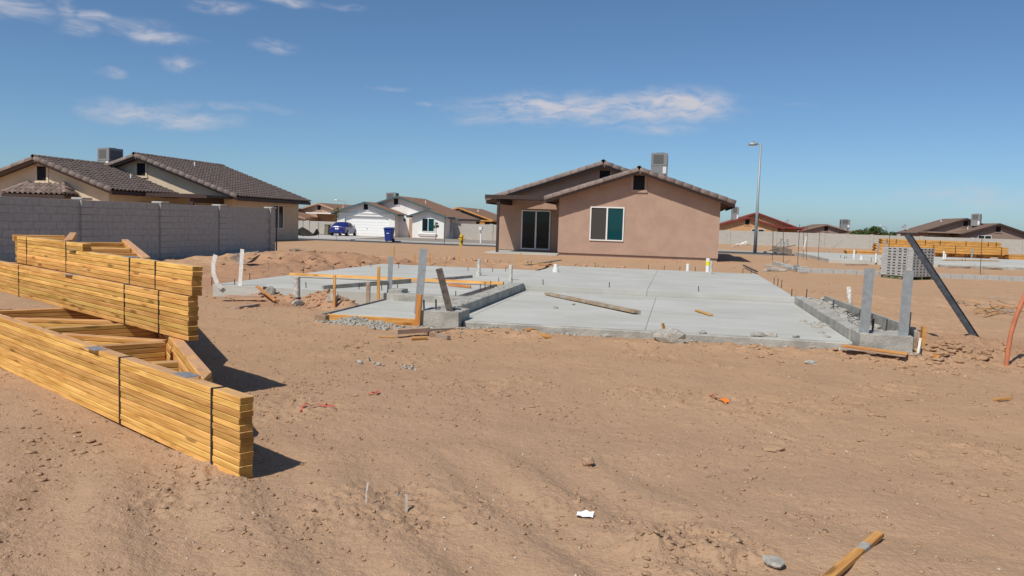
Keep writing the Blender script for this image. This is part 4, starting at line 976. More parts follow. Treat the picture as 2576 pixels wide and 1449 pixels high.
# ------------------------------------------------------------------ loose boards, stakes, chunks
def board(p, q, w, h, m, label, name='loose_board', cat='board', group=None, bev=.003, roll=0):
    p, q = Vector(p), Vector(q); d = q-p; L = d.length; d.normalize(); s = d.cross(Vector((0, 0, 1)) if abs(d.z) < .99 else Vector((0, 1, 0))).normalized(); u = s.cross(d).normalized()
    Rr = Matrix((d, s, u)).transposed() @ Matrix.Rotation(roll, 3, 'X')
    me = B().box((0, 0, 0), (L, w, h)).mesh(m, bevel=bev); o = link(name, me, Matrix.Translation((p+q)/2) @ Rr.to_4x4()); return tag(o, label, cat, group)
D6 = lambda x, y: ((760+x*.5202)/1.59, (980+y*.5202)/1.59); D7 = lambda x, y: ((2000+x*.5435)/1.59, (1000+y*.5435)/1.59); D8 = lambda x, y: ((3000+x*.4255)/1.59, (900+y*.4255)/1.59)
def g2(fn, a, dz): return P(*fn(*a), dz)
def on(px, z): return PZ(*px, z)
board((-8.2, 16.55, .285), (-3.55, 16.85, .275), .14, .055, M['lumber'], 'very long yellow form board lying across the slab')
board((-6.35, 14.1, .245), (-5.45, 16.45, .27), .05, .09, M['grey'], 'grey cement caked board slanting under the long yellow board')
board((-5.25, 17.0, .25), (-4.75, 18.9, .25), .05, .06, M['grey'], 'short grey board beyond the long yellow board')
board((-4.55, 16.15, .25), (-4.0, 15.85, .25), .03, .05, M['stakeorange'], 'small orange brown stick beside the long yellow board')
board(on(D7(350, 320), .135)+Vector((0, 0, 0)), on(D7(1010, 455), .145), .14, .045, M['old'], 'long weathered plank lying on the garage slab')
board(on(D7(1445, 445), .12), on(D7(1555, 478), .12), .07, .025, M['stake'], 'short splintered stick on the garage slab')
board((-5.05, 11.40, .045), (-3.55, 11.36, .045), .038, .14, M['lumber'], 'yellow form board along the front of the porch slab', 'form_board')
board((-5.12, 11.28, .05), (-5.08, 13.9, .06), .038, .14, M['grey'], 'grey form board along the left edge of the porch slab', 'form_board')
board((-5.18, 11.30, .05), (-4.98, 11.24, .05), .09, .13, M['old'], 'square wooden block at the porch form corner', 'form_block')
def stake(x, y, hgt, w, m, label, lean=(0, 0)):
    z = gz(x, y); return board((x, y, z-.15), (x+lean[0], y+lean[1], z+hgt), w, w*.55, m, label, 'wooden_stake', 'stake')
stake(-5.62, 12.95, .52, .045, M['stake'], 'slim yellow stake standing left of the porch slab'); stake(-5.33, 13.75, .42, .07, M['old'], 'short reddish stake by the porch form')
stake(-5.18, 13.85, .70, .05, M['stake'], 'tall yellow stake at the back corner of the porch form'); stake(-3.62, 11.26, .50, .075, M['stakeorange'], 'orange brown stake nailed to the porch form, before the steel strap', (.03, 0))
for i, (x, y, hh) in enumerate(((1565, 160, .4), (1725, 175, .45), (1842, 160, .42), (2067, 160, .4), (2537, 165, .35))):
    p = P(*D6(x, y)); z = p.z; o = board((p.x, p.y, z-.1), (p.x+.01, p.y, z+hh), .035, .02, M['stake'], 'thin yellow survey stake in the dirt behind the slab', 'wooden_stake', 'stake', 'survey stakes behind the slab')
# pile at the left, in front of the slab
board(g2(D6, (230, 430), .09), g2(D6, (560, 435), .09), .14, .04, M['old'], 'pale plank lying before the slab at the lumber end'); board(g2(D6, (540, 420), .11), g2(D6, (800, 415), .10), .14, .05, M['old'], 'brown plank lying beside the stubby white pipe')
board(Vector((-7.45, 13.72, .25)), g2(D6, (660, 452), .05), .06, .025, M['stake'], 'yellow stick leaning across the planks before the slab'); board(g2(D6, (360, 490), .02), g2(D6, (520, 468), .03), .09, .03, M['old'], 'splintered brown piece on the sand before the planks')
# small pile in front of the porch
board(g2(D6, (1580, 715), .08), g2(D6, (1830, 695), .08), .09, .06, M['old'], 'thick brown board offcut lying before the porch corner'); board(g2(D6, (1800, 680), .05), g2(D6, (2130, 652), .03), .06, .03, M['old'], 'thin brown lath pointing to the garage slab')
board(g2(D6, (1700, 735), .02), g2(D6, (1820, 730), .02), .05, .03, M['stake'], 'pale wood strip under the brown offcut'); board(g2(D6, (1840, 695), .03), g2(D6, (1990, 728), .03), .06, .05, M['old'], 'short square brown stick lying on the sand'); board(g2(D6, (1450, 712), .012), g2(D6, (1580, 718), .02), .02, .012, M['stake'], 'pale wood sliver on the sand')
board(g2(D6, (1715, 645), .015), g2(D6, (1800, 640), .015), .06, .02, M['old'], 'small brown chip at the stake foot')
board(g2(D7, (75, 600), .045), g2(D7, (240, 612), .045), .1, .025, M['stake'], 'flat yellow board scrap before the garage slab'); board(g2(D7, (240, 612), .03), g2(D7, (355, 655), .02), .08, .025, M['stake'], 'tilted yellow board scrap before the garage slab')
board((-.10, 11.40, -.02), (-.17, 11.43, .24), .07, .02, M['stake'], 'yellow stake end standing behind the concrete chunk'); 
pa, pb = Vector((2.08, 11.02, .125)), Vector((2.80, 10.78, .10))
board(pa, pb, .13, .022, M['stake'], 'stained yellow plank lying before the right stem wall'); board(pa+Vector((.05, -.03, -.026)), pb+Vector((-.02, -.02, -.026)), .11, .022, M['old'], 'darker plank under the stained yellow plank')
board(g2(D7, (185, 165), .23), g2(D7, (440, 120), .23), .12, .04, M['old'], 'brown board lying at the back edge of the slab'); board(g2(D7, (150, 160), .24), g2(D7, (330, 155), .24), .08, .03, M['lumber'], 'yellow board lying at the back edge of the slab'); board(g2(D7, (280, 168), .235), g2(D7, (430, 168), .235), .05, .02, M['stakeorange'], 'reddish lath at the back edge of the slab')
# foreground wood and litter
fa, fb = P(2080, 1470, .028), P(2212, 1357, .03); fs_ = board(fa, fb, .045, .026, M['stake'], 'yellow wooden stick with a pale cement smear lying on the near sand')
so_ = bpy.data.objects.new('cement_smear', B().box((.16*(fb-fa).length, 0, 0), (.10, .0465, .0275)).mesh(M['rubble'], bevel=.003)); COL.objects.link(so_); so_.parent = fs_
board(P(2500, 1010, .01), P(2545, 1009, .03), .03, .02, M['stake'], 'half buried yellow stick at the clods below the orange conduit')
q = P(1944, 1425); o = B().rock(q+Vector((0, 0, .012)), .085, (.55, .9, .28), 5, .1).build('concrete_piece', M['rubble'], label='flat grey concrete flake beside the yellow stick', cat='concrete piece')
def scrap(p, s, m, label, name, cat, seed):
    rd = random.Random(seed); vs = []; p = Vector(p)
    for j in range(4):
        for i in range(5): vs.append(p+Vector(((i/4-.5)*s+rd.uniform(-.1, .1)*s, (j/3-.5)*s*.6+rd.uniform(-.1, .1)*s, .008+abs(rd.gauss(0, .12))*s)))
    B().add(vs, [(j*5+i, j*5+i+1, (j+1)*5+i+1, (j+1)*5+i) for j in range(3) for i in range(4)]).build(name, m, label=label, cat=cat)
scrap(P(1470, 1300), .085, M['paper'], 'crumpled white paper scrap on the sand', 'paper_scrap', 'litter', 3)
def ribbon(pts, w, m, label, name, cat, ups=None):
    b = B(); vs = []; n = len(pts)
    for i, p in enumerate(pts):
        d = (Vector(pts[min(i+1, n-1)])-Vector(pts[max(i-1, 0)])).normalized(); sd = d.cross(Vector((0, 0, 1)) if abs(d.z) < .9 else Vector((0, 1, 0))).normalized()
        tw = math.sin(i*1.1)*.6; up = sd.cross(d); s2 = sd*math.cos(tw)+up*math.sin(tw); vs += [Vector(p)-s2*w/2, Vector(p)+s2*w/2]
    b.add(vs, [(2*i, 2*i+1, 2*i+3, 2*i+2) for i in range(n-1)]).build(name, m, label=label, cat=cat)
def gp(lst, dz=.012): return [P(a, b, dz+.012*math.sin(k*1.7)**2) for k, (a, b) in enumerate(lst)]
ribbon(gp([(755, 1038), (768, 1028), (785, 1029), (800, 1026), (818, 1027), (832, 1025), (845, 1027)]), .016, M['redtape'], 'long thin red tape on the sand by the lumber end', 'tape_strip', 'tape')
ribbon(gp([(926, 996), (936, 993), (945, 994), (953, 989), (945, 990)]), .022, M['redtape'], 'short curled red tape scrap on the sand', 'tape_strip', 'tape')
ribbon(gp([(1784, 1004), (1796, 1004), (1806, 1009), (1816, 1012), (1830, 1018)], .02), .045, M['orangetape'], 'bright orange flagging tape on the open sand', 'tape_strip', 'tape')
p = P(921, 1268); ribbon([p, p+Vector((-.0, .0, .06)), p+Vector((.005, .01, .11))], .012, M['plastic'], 'small clear plastic strip standing in the sand', 'plastic_strip', 'litter')
p = P(1016, 1285); ribbon([p+Vector((-.04, 0, .08)), p+Vector((-.03, 0, .105)), p+Vector((0, 0, .11)), p+Vector((.012, 0, .09)), p+Vector((.015, 0, .0))], .016, M['plastic'], 'bent clear plastic strip standing in the sand', 'plastic_strip', 'litter')
def chunk(p, r, sq, m, label, seed, name='concrete_chunk', cat='rubble', group=None, dz=.35):
    p = Vector(p)+Vector((0, 0, r*sq[2]*dz)); B().rock(p, r, sq, seed, .5).build(name, m, label=label, cat=cat, group=group)
chunk(Vector((-.07, 11.13, .05)), .27, (1.05, .55, .46), M['rubble'], 'big flat concrete chunk before the garage slab', 11)
chunk(P(*D6(1100, 455)), .13, (1, .9, .95), M['rubble'], 'round concrete lump beside the slim yellow stake', 12); chunk(P(*D6(830, 450)), .12, (1.2, .8, .6), M['rubble'], 'jagged concrete lump by the brown plank', 13); chunk(P(*D6(620, 420)), .11, (.9, .7, 1.1), M['rubble'], 'upright concrete shard among the planks', 14)
chunk(P(2043, 916), .07, (1.2, .8, .5), M['rubble'], 'small grey stone lying alone on the sand', 15, 'stone'); chunk(P(1478, 1172), .045, (1, .9, .9), M['clod'], 'dark dirt clod standing alone on the near sand', 16, 'dirt_clod', 'clod', dz=.6)
for k, (x, y, r, lab) in enumerate(((410, 427, .05, 'dark pebble on the garage slab left of the plank'), (540, 403, .035, 'small upright pebble above the plank on the slab'))):
    q = PZ(*D7(x, y), .105); chunk(q, r, (1, .8, .7), M['rubble'], lab, 20+k, 'stone')
for k, (x, y, r) in enumerate(((1900, 635, .10), (1995, 632, .085), (1490, 610, .06), (2180, 640, .05))):
    q = PZ(*D7(x, y), .11); chunk(q, r, (1.2, .7, .5), M['rubble'], 'grey concrete crumb lying on the front edge of the garage slab', 30+k, group='crumbs on the garage edge')
chunk(PZ(*D8(790, 910), .11), .13, (1.3, .6, .45), M['rubble'], 'flat concrete crust on the slab beside the right stem', 41); chunk(PZ(*D8(570, 775), .11), .06, (1, .8, .7), M['rubble'], 'small crumb on the slab beside the right stem', 42)
chunk(P(*D8(1120, 1010)), .0001, (1, 1, 1), M['rubble'], 'x', 1) if False else None
chunk(P(1942, 1130), .10, (1, .8, .22), M['soil'], 'flat brown soil crust on the open sand', 17, 'soil_crust', 'clod')

# ================================================================== bundled roof trusses
U0 = Vector((-.848, .530, 0)).normalized(); V0 = Vector((U0.y, -U0.x, 0))
def poly_board(pts, z0, z1, m):
    """plank of constant thickness from an outline given along local x,y; beveled a little"""
    return B().slabpoly(pts, z0, z1).mesh(m, bevel=.0035)
def truss_bundle(N, zb, layers, label, L, heel, L2, webs, bands, splice=None, ang=18.4, pitch_z=.0408, rot=0.0, extra=None, seed=1):
    rd = random.Random(seed); R = Matrix.Rotation(rot, 3, 'Z'); U, V = R @ U0, R @ V0; N = Vector(N)
    t = thing('truss_bundle', (N.x, N.y, zb), label, 'lumber bundle'); w = .089; th = .038
    def place(nm, me, u, v, a, k, joff=.006):
        d = U*math.cos(a)+V*math.sin(a); s = Vector((0, 0, 1)).cross(d)
        # local y must point towards +V
        o = N+U*u+V*v+d*rd.uniform(-1, 1)*joff+V*rd.uniform(-.004, .004); o.z = zb+pitch_z*(k+.5)
        return link(nm, me, frame3(d, s, Vector((0, 0, 1)), o), t)
    def rect(Lb, cut0=0.0, cut1=0.0): return poly_board([(0, 0), (Lb, 0), (Lb-cut1, -w), (cut0, -w)], -th/2, th/2, M['lumber'])
    a2 = rad(ang); tan = math.tan(a2)
    def one(k, u0, Lx, hl, l2, wb, cache):
        if 'c' not in cache:
            cut = [0, splice, Lx] if splice else [0, Lx]
            cache['c'] = [(cut[i]+(.004 if i else 0), rect(cut[i+1]-cut[i]-.004)) for i in range(len(cut)-1)]
            cache['s'] = poly_board([(0, 0), (l2, 0), (l2, -w), (-w/tan*.0+w/math.tan(a2), -w)], -th/2, th/2, M['lumber'])
            cache['w'] = [(ua, va, math.atan2(vb-va, ub-ua), poly_board([(0, w/2), (math.hypot(ub-ua, vb-va), w/2), (math.hypot(ub-ua, vb-va), -w/2), (0, -w/2)], -th/2, th/2, M['lumber'])) for ua, va, ub, vb in wb]
        for u, me in cache['c']: place('chord', me, u0+u, 0, 0, k)
        # second chord runs from the heel away from the first
        place('chord', cache['s'], u0+hl, w, a2, k, .002)
        for ua, va, a, me in cache['w']: place('web', me, u0+ua, va, a, k, .002)
    c = {}
    for k in range(layers): one(k, 0, L, heel, L2, webs, c)
    ztop = zb+layers*pitch_z
    if extra:
        c = {}; u0, n, Lx, hl, l2, wb = extra
        for k in range(layers, layers+n): one(k, u0, Lx, hl, l2, wb, c)
    # connector plates on the top layer
    for u, v in ((heel+.22, w*.9), (heel+1.6, .02)):
        q = N+U*u+V*v; B().box((q.x, q.y, ztop+.0012-.001), (.2, .1, .002), Matrix((U, V, Vector((0, 0, 1)))).transposed()).build('connector_plate', M['plate'], t)
    for (u, z0, z1, vv) in bands:      # steel bands round the chord
        b = B(); o = N+U*u; e = .004; bw = .019
        f = lambda v, z: o+V*v+Vector((0, 0, z-o.z))
        for p, q in ((f(-e, z0-.002), f(-e, z1+.002)), (f(vv+e, z0-.002), f(vv+e, z1+.002))): b.bar(p, q, bw, .0025, up=V)
        for p, q in ((f(-e, z1+.003), f(vv+e, z1+.003)), (f(-e, z0-.003), f(vv+e, z0-.003))): b.bar(p, q, bw, .0025)
        b.build('steel_band', M['band'], t)
    return t
Z1 = .004; T1 = Z1+12*.0408; T2 = T1+.004+9*.0408; T3 = T2+.004+6*.0408
def vch(u, heel): return .089+(u-heel)*math.tan(rad(18.4))
wb1 = [(1.95, .075, 1.70, .40), (2.9, .075, 1.75, .42), (2.95, .075, 2.75, .70), (3.9, .075, 2.85, .74), (4.0, .075, 3.85, 1.05), (5.1, .075, 3.95, 1.1)]
truss_bundle((-2.44, 4.30, 0), Z1, 12, 'golden roof truss bundle resting on the sand, bottom of the stack', 6.6, .62, 5.6, [(1.42, .08, 1.36, .26), (2.36, .08, 2.30, .58), (3.2, .08, 2.36, .60), (3.6, .08, 3.52, .98), (4.5, .08, 3.6, 1.0), (5.2, .08, 5.0, 1.45)],
    [(.33, Z1, T1, .089), (1.72, Z1, T1, .089)], splice=4.78, seed=2)
truss_bundle((-3.90, 6.06, 0), T1+.004, 9, 'golden roof truss bundle lying crosswise in the middle of the stack', 7.2, 1.1, 5.2, [(2.2, .08, 2.1, .38), (3.1, .08, 3.0, .68), (4.2, .08, 3.1, .72), (5.0, .08, 4.9, 1.3)],
    [(.55, T1+.004, T2, .089), (1.28, T1+.004, T2, .089), (4.35, T1+.004, T2, .089)], seed=3)
truss_bundle((-3.86, 6.05, 0), T2+.004, 6, 'short golden roof truss bundle on top of the stack', 4.85, 1.25, 5.4, [(2.3, .08, 2.2, .40), (3.3, .08, 3.2, .72), (4.3, .08, 3.3, .75), (5.2, .08, 5.1, 1.35)],
    [(.72, T2+.004, T3, .089), (1.30, T2+.004, T3, .089), (3.05, T2+.004, T3+.08, .089), (4.45, T2+.004, T3+.08, .089)], extra=(2.55, 2, 2.3, .9, 3.6, [(1.8, .08, 1.75, .36), (2.8, .08, 2.7, .66)]), rot=rad(-1.2), seed=4)

# ------------------------------------------------------------------ right side: brace, orange pipe, scraps
def brace():
    p = Vector((4.22, 12.75, .08)); q = Vector((3.28, 13.1, 1.56)); t = thing('steel_brace', p, 'dark steel channel leaning out of the dirt right of the stem wall', 'brace')
    d = (q-p).normalized(); s = d.cross(Vector((0, 1, 0))).normalized(); u = s.cross(d); pr = [(-.045, 0), (.045, 0), (.045, .035), (.040, .035), (.040, .005), (-.040, .005), (-.040, .035), (-.045, .035)]
    vs = [p-d*.15+s*a-u*b for a, b in pr]+[q+s*a-u*b for a, b in pr]; n = 8
    B().add(vs, [(i, n+i, n+(i+1) % n, (i+1) % n) for i in range(n)]+[(0, 1, 2, 3, 4, 5, 6, 7), (15, 14, 13, 12, 11, 10, 9, 8)]).build('channel', M['steel'], t)
    b = B(); L = (q-p).length
    for i in range(2, int(L/.07)): b.box(p+d*i*.07+s*.046*(1)+u*-.015, (.004, .012, .03), Matrix((s, u, d)).transposed())
    b.build('rivet_holes', M['strapdark'], t)
brace()
def orange_pipe():
    p = P(2531, 921); pts = [(2531, 921, 0), (2536, 880, 0), (2543, 840, 0), (2555, 800, 0), (2572, 757, 0), (2592, 715, 0)]
    w = [p-Vector((0, 0, .1))]+[PY(a, b, p.y+.0) for a, b, _ in pts]
    o = B().tube(w, .027, 12).build('plastic_conduit', M['orange'], label='orange plastic conduit sticking up from the sand', cat='pipe', smooth=True)
orange_pipe()
# leaning white pipe and small straps behind the stem
B().tube([P(*D8(948, 790))-Vector((0, 0, .1)), PY(*D8(928, 580), P(*D8(948, 790)).y)], .045, 10).build('plastic_pipe', M['pvcdirty'], label='leaning white pipe behind the right stem wall', cat='pipe', smooth=True)
q = P(*D8(60, 455)); board(P(1870, 673, .09), P(1904, 690, .09), .06, .05, M['steel'], 'dark steel strip lying at the slab back corner', 'steel_strip', 'strip')
for k, (a, b_) in enumerate((((1925, 740), (2480, 805)), ((2110, 840), (2390, 790)), ((2190, 870), (2420, 825)), ((2130, 800), (2500, 850)), ((2250, 790), (2560, 830)), ((2100, 830), (2576, 815)), ((2300, 830), (2560, 870)), ((1930, 760), (2150, 790)), ((2200, 850), (2330, 815)), ((2240, 755), (2480, 795)))):
    board(P(*D8(*a), .03+.012*k), P(*D8(*b_), .03+.012*k), .035, .012, M['stake' if k % 3 else 'grey'], 'thin wooden lath in the loose heap right of the steel brace', 'wooden_lath', 'lath', 'laths heaped on the sand')
for k, (a, b_, lab) in enumerate((((1165, 778), (1235, 782), 'small wood chip on the sand behind the right stem'), ((1740, 1255), (1785, 1230), 'square yellow chip among the clods by the brace'))):
    board(P(*D8(*a), .01), P(*D8(*b_), .012), .09 if k else .03, .012, M['stake'], lab, 'wood_chip', 'wood chip')
# scraps at the foot of the grey wall
DW = lambda x, y: ((600+x*.33128)/1.59, (580+y*.33128)/1.59)
board(P(*DW(965, 1340), .06), P(*DW(1245, 1320), .12), .5, .03, M['sheet'], 'pale flat sheet lying before the grey wall', 'flat_sheet', 'sheet')
def bent_sheet(p, label):
    p = Vector(p); t = B(); vs = []
    for i in range(9):
        u = i/8; vs += [p+Vector((-.32+.64*u, -.12, .03+.14*(2*u-1)**2)), p+Vector((-.32+.64*u, .3, .05+.22*(2*u-1)**2))]
    t.add(vs+[v+Vector((0, 0, -.02)) for v in vs], [(2*i, 2*i+2, 2*i+3, 2*i+1) for i in range(8)]+[(18+2*i, 18+2*i+1, 18+2*i+3, 18+2*i+2) for i in range(8)]+[(2*i, 18+2*i, 18+2*i+2, 2*i+2) for i in range(8)]+[(2*i+1, 2*i+3, 18+2*i+3, 18+2*i+1) for i in range(8)]).build('bent_board', M['old'], label=label, cat='board')
bent_sheet(P(*D6(410, 175), .02), 'curled plywood sheet lying on the dirt behind the bright strap')
for k, (x, y) in enumerate(((1620, 1305), (1690, 1298), (1760, 1300), (1870, 1285), (1920, 1310))):
    a = P(*DW(x, y), .06); board(a, a+Vector((.55*math.cos(k*1.1-.4), .35*math.sin(k*2), .03)), .14, .09, M['old'], 'broken block or board scrap at the end of the grey wall', 'board_scrap', 'scrap', 'scraps by the wall end')
# ------------------------------------------------------------------ pallet of blocks
def block_pallet():
    p = Vector((7.95, 30.75, gz(8, 31))); th = rad(45); t = thing('block_pallet', p, 'pallet', 'pallet'); tag(t, 'green painted wooden pallet under the grey block stack', 'pallet')
    R = Matrix.Rotation(rad(42), 3, 'Z'); W_ = 1.22
    T = lambda x, y, z: p+R @ Vector((x, y, z))                   # near corner at the origin, sides along +x and +y
    for k in range(5): B().box(T(W_/2, .06+k*(W_-.12)/4, .115), (W_+.04, .11, .02), R).build('deck_board', M['pallet'], t)
    for k in range(3): B().box(T(.05+k*(W_-.1)/2, W_/2, .055), (.045, W_, .09), R).build('runner', M['pallet'], t)
    for k in range(3): B().box(T(W_/2, .06+k*(W_-.12)/2, .0), (W_, .11, .018), R).build('bottom_board', M['pallet'], t)
    # block with two slot cores on its visible long side
    def core_block(lx, ly, lz):
        b = B(); x = [-lx/2, -lx*.40, -lx*.08, lx*.08, lx*.40, lx/2]; z = [-lz/2, -lz*.24, lz*.24, lz/2]; dep = .07; y = -ly/2
        g = {}
        def v(a, c, d): 
            k = (a, c, d)
            if k not in g: g[k] = len(b.v); b.v.append(Vector((x[a], y+d, z[c])))
            return g[k]
        for a in range(5):
            for c in range(3):
                if c == 1 and a in (1, 3):
                    q = [(a, c), (a+1, c), (a+1, c+1), (a, c+1)]
                    b.f.append(tuple(v(*k, dep) for k in q))
                    for i in range(4): b.f.append((v(*q[i], 0), v(*q[(i+1) % 4], 0), v(*q[(i+1) % 4], dep), v(*q[i], dep)))
                else: b.f.append((v(a, c, 0), v(a+1, c, 0), v(a+1, c+1, 0), v(a, c+1, 0)))
        k = len(b.v); b.v += [Vector((sx*lx/2, ly/2, sz*lz/2)) for sx, sz in ((-1, -1), (1, -1), (1, 1), (-1, 1))]
        b.f += [(k, k+3, k+2, k+1)]
        bot = [v(a, 0, 0) for a in range(6)]; topv = [v(a, 3, 0) for a in range(6)]; l = [v(0, c, 0) for c in range(4)]; r = [v(5, c, 0) for c in range(4)]
        b.f += [tuple(bot[::-1])+(k, k+1), tuple(topv)+(k+2, k+3), tuple(l)+(k+3, k), tuple(r[::-1])+(k+1, k+2)]
        return b.mesh(M['cmu'])
    me = core_block(.398, .2, .094); s = thing('block_stack', T(W_/2, W_/2, .125), 'cube of grey concrete blocks with slotted cores stacked on the pallet', 'block stack')
    hh = .0985
    for c in range(10):
        z = .128+hh*(c+.5)
        odd = (c//2) % 2
        for k in range(3):                      # face towards -y (right-hand visible side)
            off = .0 if not odd else .0
            link('block', me, frame3(R @ Vector((1, 0, 0)), R @ Vector((0, 1, 0)), Vector((0, 0, 1)), T(.2+k*.405+random.uniform(-.006, .006), .1+random.uniform(-.006, .006), z)), s)
            link('block', me, frame3(R @ Vector((-1, 0, 0)), R @ Vector((0, -1, 0)), Vector((0, 0, 1)), T(.2+k*.405, W_-.1, z)), s)
        for k in range(2):                      # face towards -x (left-hand visible side)
            link('block', me, frame3(R @ Vector((0, -1, 0)), R @ Vector((1, 0, 0)), Vector((0, 0, 1)), T(.1+random.uniform(-.006, .006), .41+k*.405, z)), s)
            link('block', me, frame3(R @ Vector((0, 1, 0)), R @ Vector((-1, 0, 0)), Vector((0, 0, 1)), T(W_-.1, .41+k*.405, z)), s)
        B().box(T(W_/2, W_/2, z), (W_-.42, W_-.42, hh-.004), R).build('block', M['cmu'], s)
block_pallet()
# ------------------------------------------------------------------ neighbouring lot: footing, slab, rebar, stack
ZT = lambda x, y: ((2840+x*.2346)/1.59, (780+y*.2346)/1.59); ZP = lambda x, y: ((3350+x*.2896)/1.59, (930+y*.2896)/1.59)
def footing():
    t = thing('block_footing', (9, 33, 0), 'single course of grey blocks set in the sand around the block pallet', 'footing')
    me = B().box((0, 0, 0), (.398, .19, .2)).mesh(M['block'], bevel=.006); me2 = B().box((0, 0, 0), (.19, .398, .2)).mesh(M['block'], bevel=.006)
    x = 4.75
    while x < 21: link('footing_block', me, Matrix.Translation((x, 33.0+random.uniform(-.01, .01), gz(x, 33)+.06+random.uniform(-.008, .008))), t); x += .407
    y = 33.3
    while y < 39.3: link('footing_block', me2, Matrix.Translation((4.6-(y-33)*.05, y, gz(4.5, y)+.06)), t); y += .407
footing()
def slab2():
    t = thing('foundation_slab', (14, 50, 0), 'second grey concrete foundation beyond the block pallet', 'foundation')
    for a, c in ((7.55, 14.4), (14.41, 24)): B().bx(a, c, 44.6, 57.5, -.2, .20).build('slab_panel', M['conc'], t, bevel=.012)
    B().bx(12.7, 22.5, 44.2, 44.6, -.2, .12).build('slab_edge', M['concdamp'], t, bevel=.01); B().bx(19, 27, 43.6, 44.19, -.2, .1).build('slab_panel', M['conc'], t)
    for px, py in ((225, 365), (528, 388), (328, 375), (1462, 375), (1485, 365)):
        q = PZ(*ZP(px, py), .2); o = B().tube([q-Vector((0, 0, .1)), q+Vector((0, 0, {225: .48, 528: .36, 328: .22, 1462: .5, 1485: .3}[px]))], .05, 10).build('pipe_stub', M['pvc'], t)
        if px == 328: B().tube([q, q+Vector((0, 0, .1))], .09, 10).build('pipe_collar', M['pvc'], o)
    for a, b_ in (((550, 300), (575, 150)), ((660, 315), (665, 118)), ((1850, 350), (1868, 225))):
        q = PZ(*ZP(*a), .2); B().bar(q, PY(*ZP(*b_), q.y), .12, .006, up=(0, 1, 0)).build('hold_down_strap', M['galv'], t)
    for px, py in ((40, 350), (465, 385), (600, 385), (1300, 385), (1720, 395), (1765, 395), (95, 365), (120, 360)):
        q = PZ(*ZP(px, py), .2); B().tube([q-Vector((0, 0, .05)), q+Vector((0, 0, .14))], .012, 5).build('rebar_dowel', M['rebar'], t)
    return t
slab2()
for k, (b_, tp) in enumerate((((1065, 1145), (1075, 515)), ((1252, 1190), (1250, 540)), ((1490, 1240), (1530, 500)), ((1590, 1085), (1597, 530)), ((1643, 1105), (1662, 530)), ((1845, 1118), (1872, 545)))):
    q = P(*ZT(*b_)); B().tube([q-Vector((0, 0, .2)), PY(*ZT(*tp), q.y)], .013, 6).build('rebar_rod', M['rebargrey'], label='tall thin rebar rod standing in the footing of the next lot', cat='rebar', group='rebar rods of the next lot')
for b_, tp, lab in (((695, 535), (722, -10), 'thin rebar rod standing close beside the block pallet'), ((1972, 578), (2000, -10), 'thin rebar rod standing alone before the far lumber pile')):
    q = P(*ZP(*b_)); B().tube([q-Vector((0, 0, .2)), PY(*ZP(*tp), q.y)], .013, 6).build('rebar_rod', M['rebargrey'], label=lab, cat='rebar', group='rebar rods of the next lot')
q = P(*ZT(1590, 930)); B().tube([q-Vector((0, 0, .1)), PY(*ZT(1650, 705), q.y)], .06, 8).build('plastic_pipe', M['pvc'], label='white pipe leaning beyond the rebar rods', cat='pipe')
for a, tp, lab in (((1200, 945), (1210, 740), 'pale steel strap left, standing beyond the rebar rods'), ((1330, 960), (1318, 745), 'pale steel strap leaning beyond the rebar rods')):
    q = P(*ZT(*a)); B().bar(q-Vector((0, 0, .1)), PY(*ZT(*tp), q.y), .16, .008, up=(0, 1, 0)).build('steel_strap', M['galv'], label=lab, cat='strap')
board(P(*ZT(1935, 1060), .1), P(*ZT(1940, 1060), .1)+Vector((1.15, .5, 1.05)), .05, .05, M['grey'], 'grey stick leaning up beyond the second foundation', 'wooden_stick', 'stick')
board(P(*ZT(1080, 930), .15), P(*ZT(1245, 870), .9), .06, .05, M['old'], 'brown stick leaning over the tipped form panel', 'wooden_stick', 'stick')
pA, pB = P(*ZT(1060, 990)), P(*ZT(1390, 1030)); board(pA+Vector((0, 0, .35)), pB+Vector((0, 0, .22)), .05, .42, M['old'], 'tipped brown form panel lying beyond the rebar rods', 'plywood_panel', 'panel')
board(P(*ZT(1000, 1010), .25), P(*ZT(1450, 985), .6), .05, .06, M['old'], 'thin brown lath across the tipped form panel', 'wooden_lath', 'lath')
# loose blocks by the rebar
def loose_block(px, py, rz, label, tilt=0, dz=.1):
    q = P(*ZT(px, py), dz); me = B().box((0, 0, 0), (.31, .17, .075)).mesh(M['cmu'], bevel=.008)
    o = link('concrete_block', me, Matrix.Translation(q) @ Matrix.Rotation(rz, 4, 'Z') @ Matrix.Rotation(tilt, 4, 'X')); tag(o, label, 'block', 'loose blocks on the sand')
for px, py, rz, tl, dz in ((1000, 1225, .1, 0, .05), (1090, 1290, .2, 0, .045), (1090, 1310, .15, 0, .13), (1230, 1300, -.2, 0, .05), (1280, 1275, .3, 0, .14), (1330, 1290, .25, 0, .14), (1430, 1310, 1.0, 1.3, .17), (1480, 1300, 1.1, 1.2, .17), (1590, 1330, .4, 0, .05), (1590, 1300, .35, 0, .145), (970, 1300, .9, 0, .04)):
    loose_block(px, py, rz, 'pale concrete block tipped on edge behind the slab corner' if tl else ('pale concrete block lying on top of another behind the slab corner' if dz > .1 else 'loose pale concrete block flat on the sand behind the slab corner'), tl, dz)
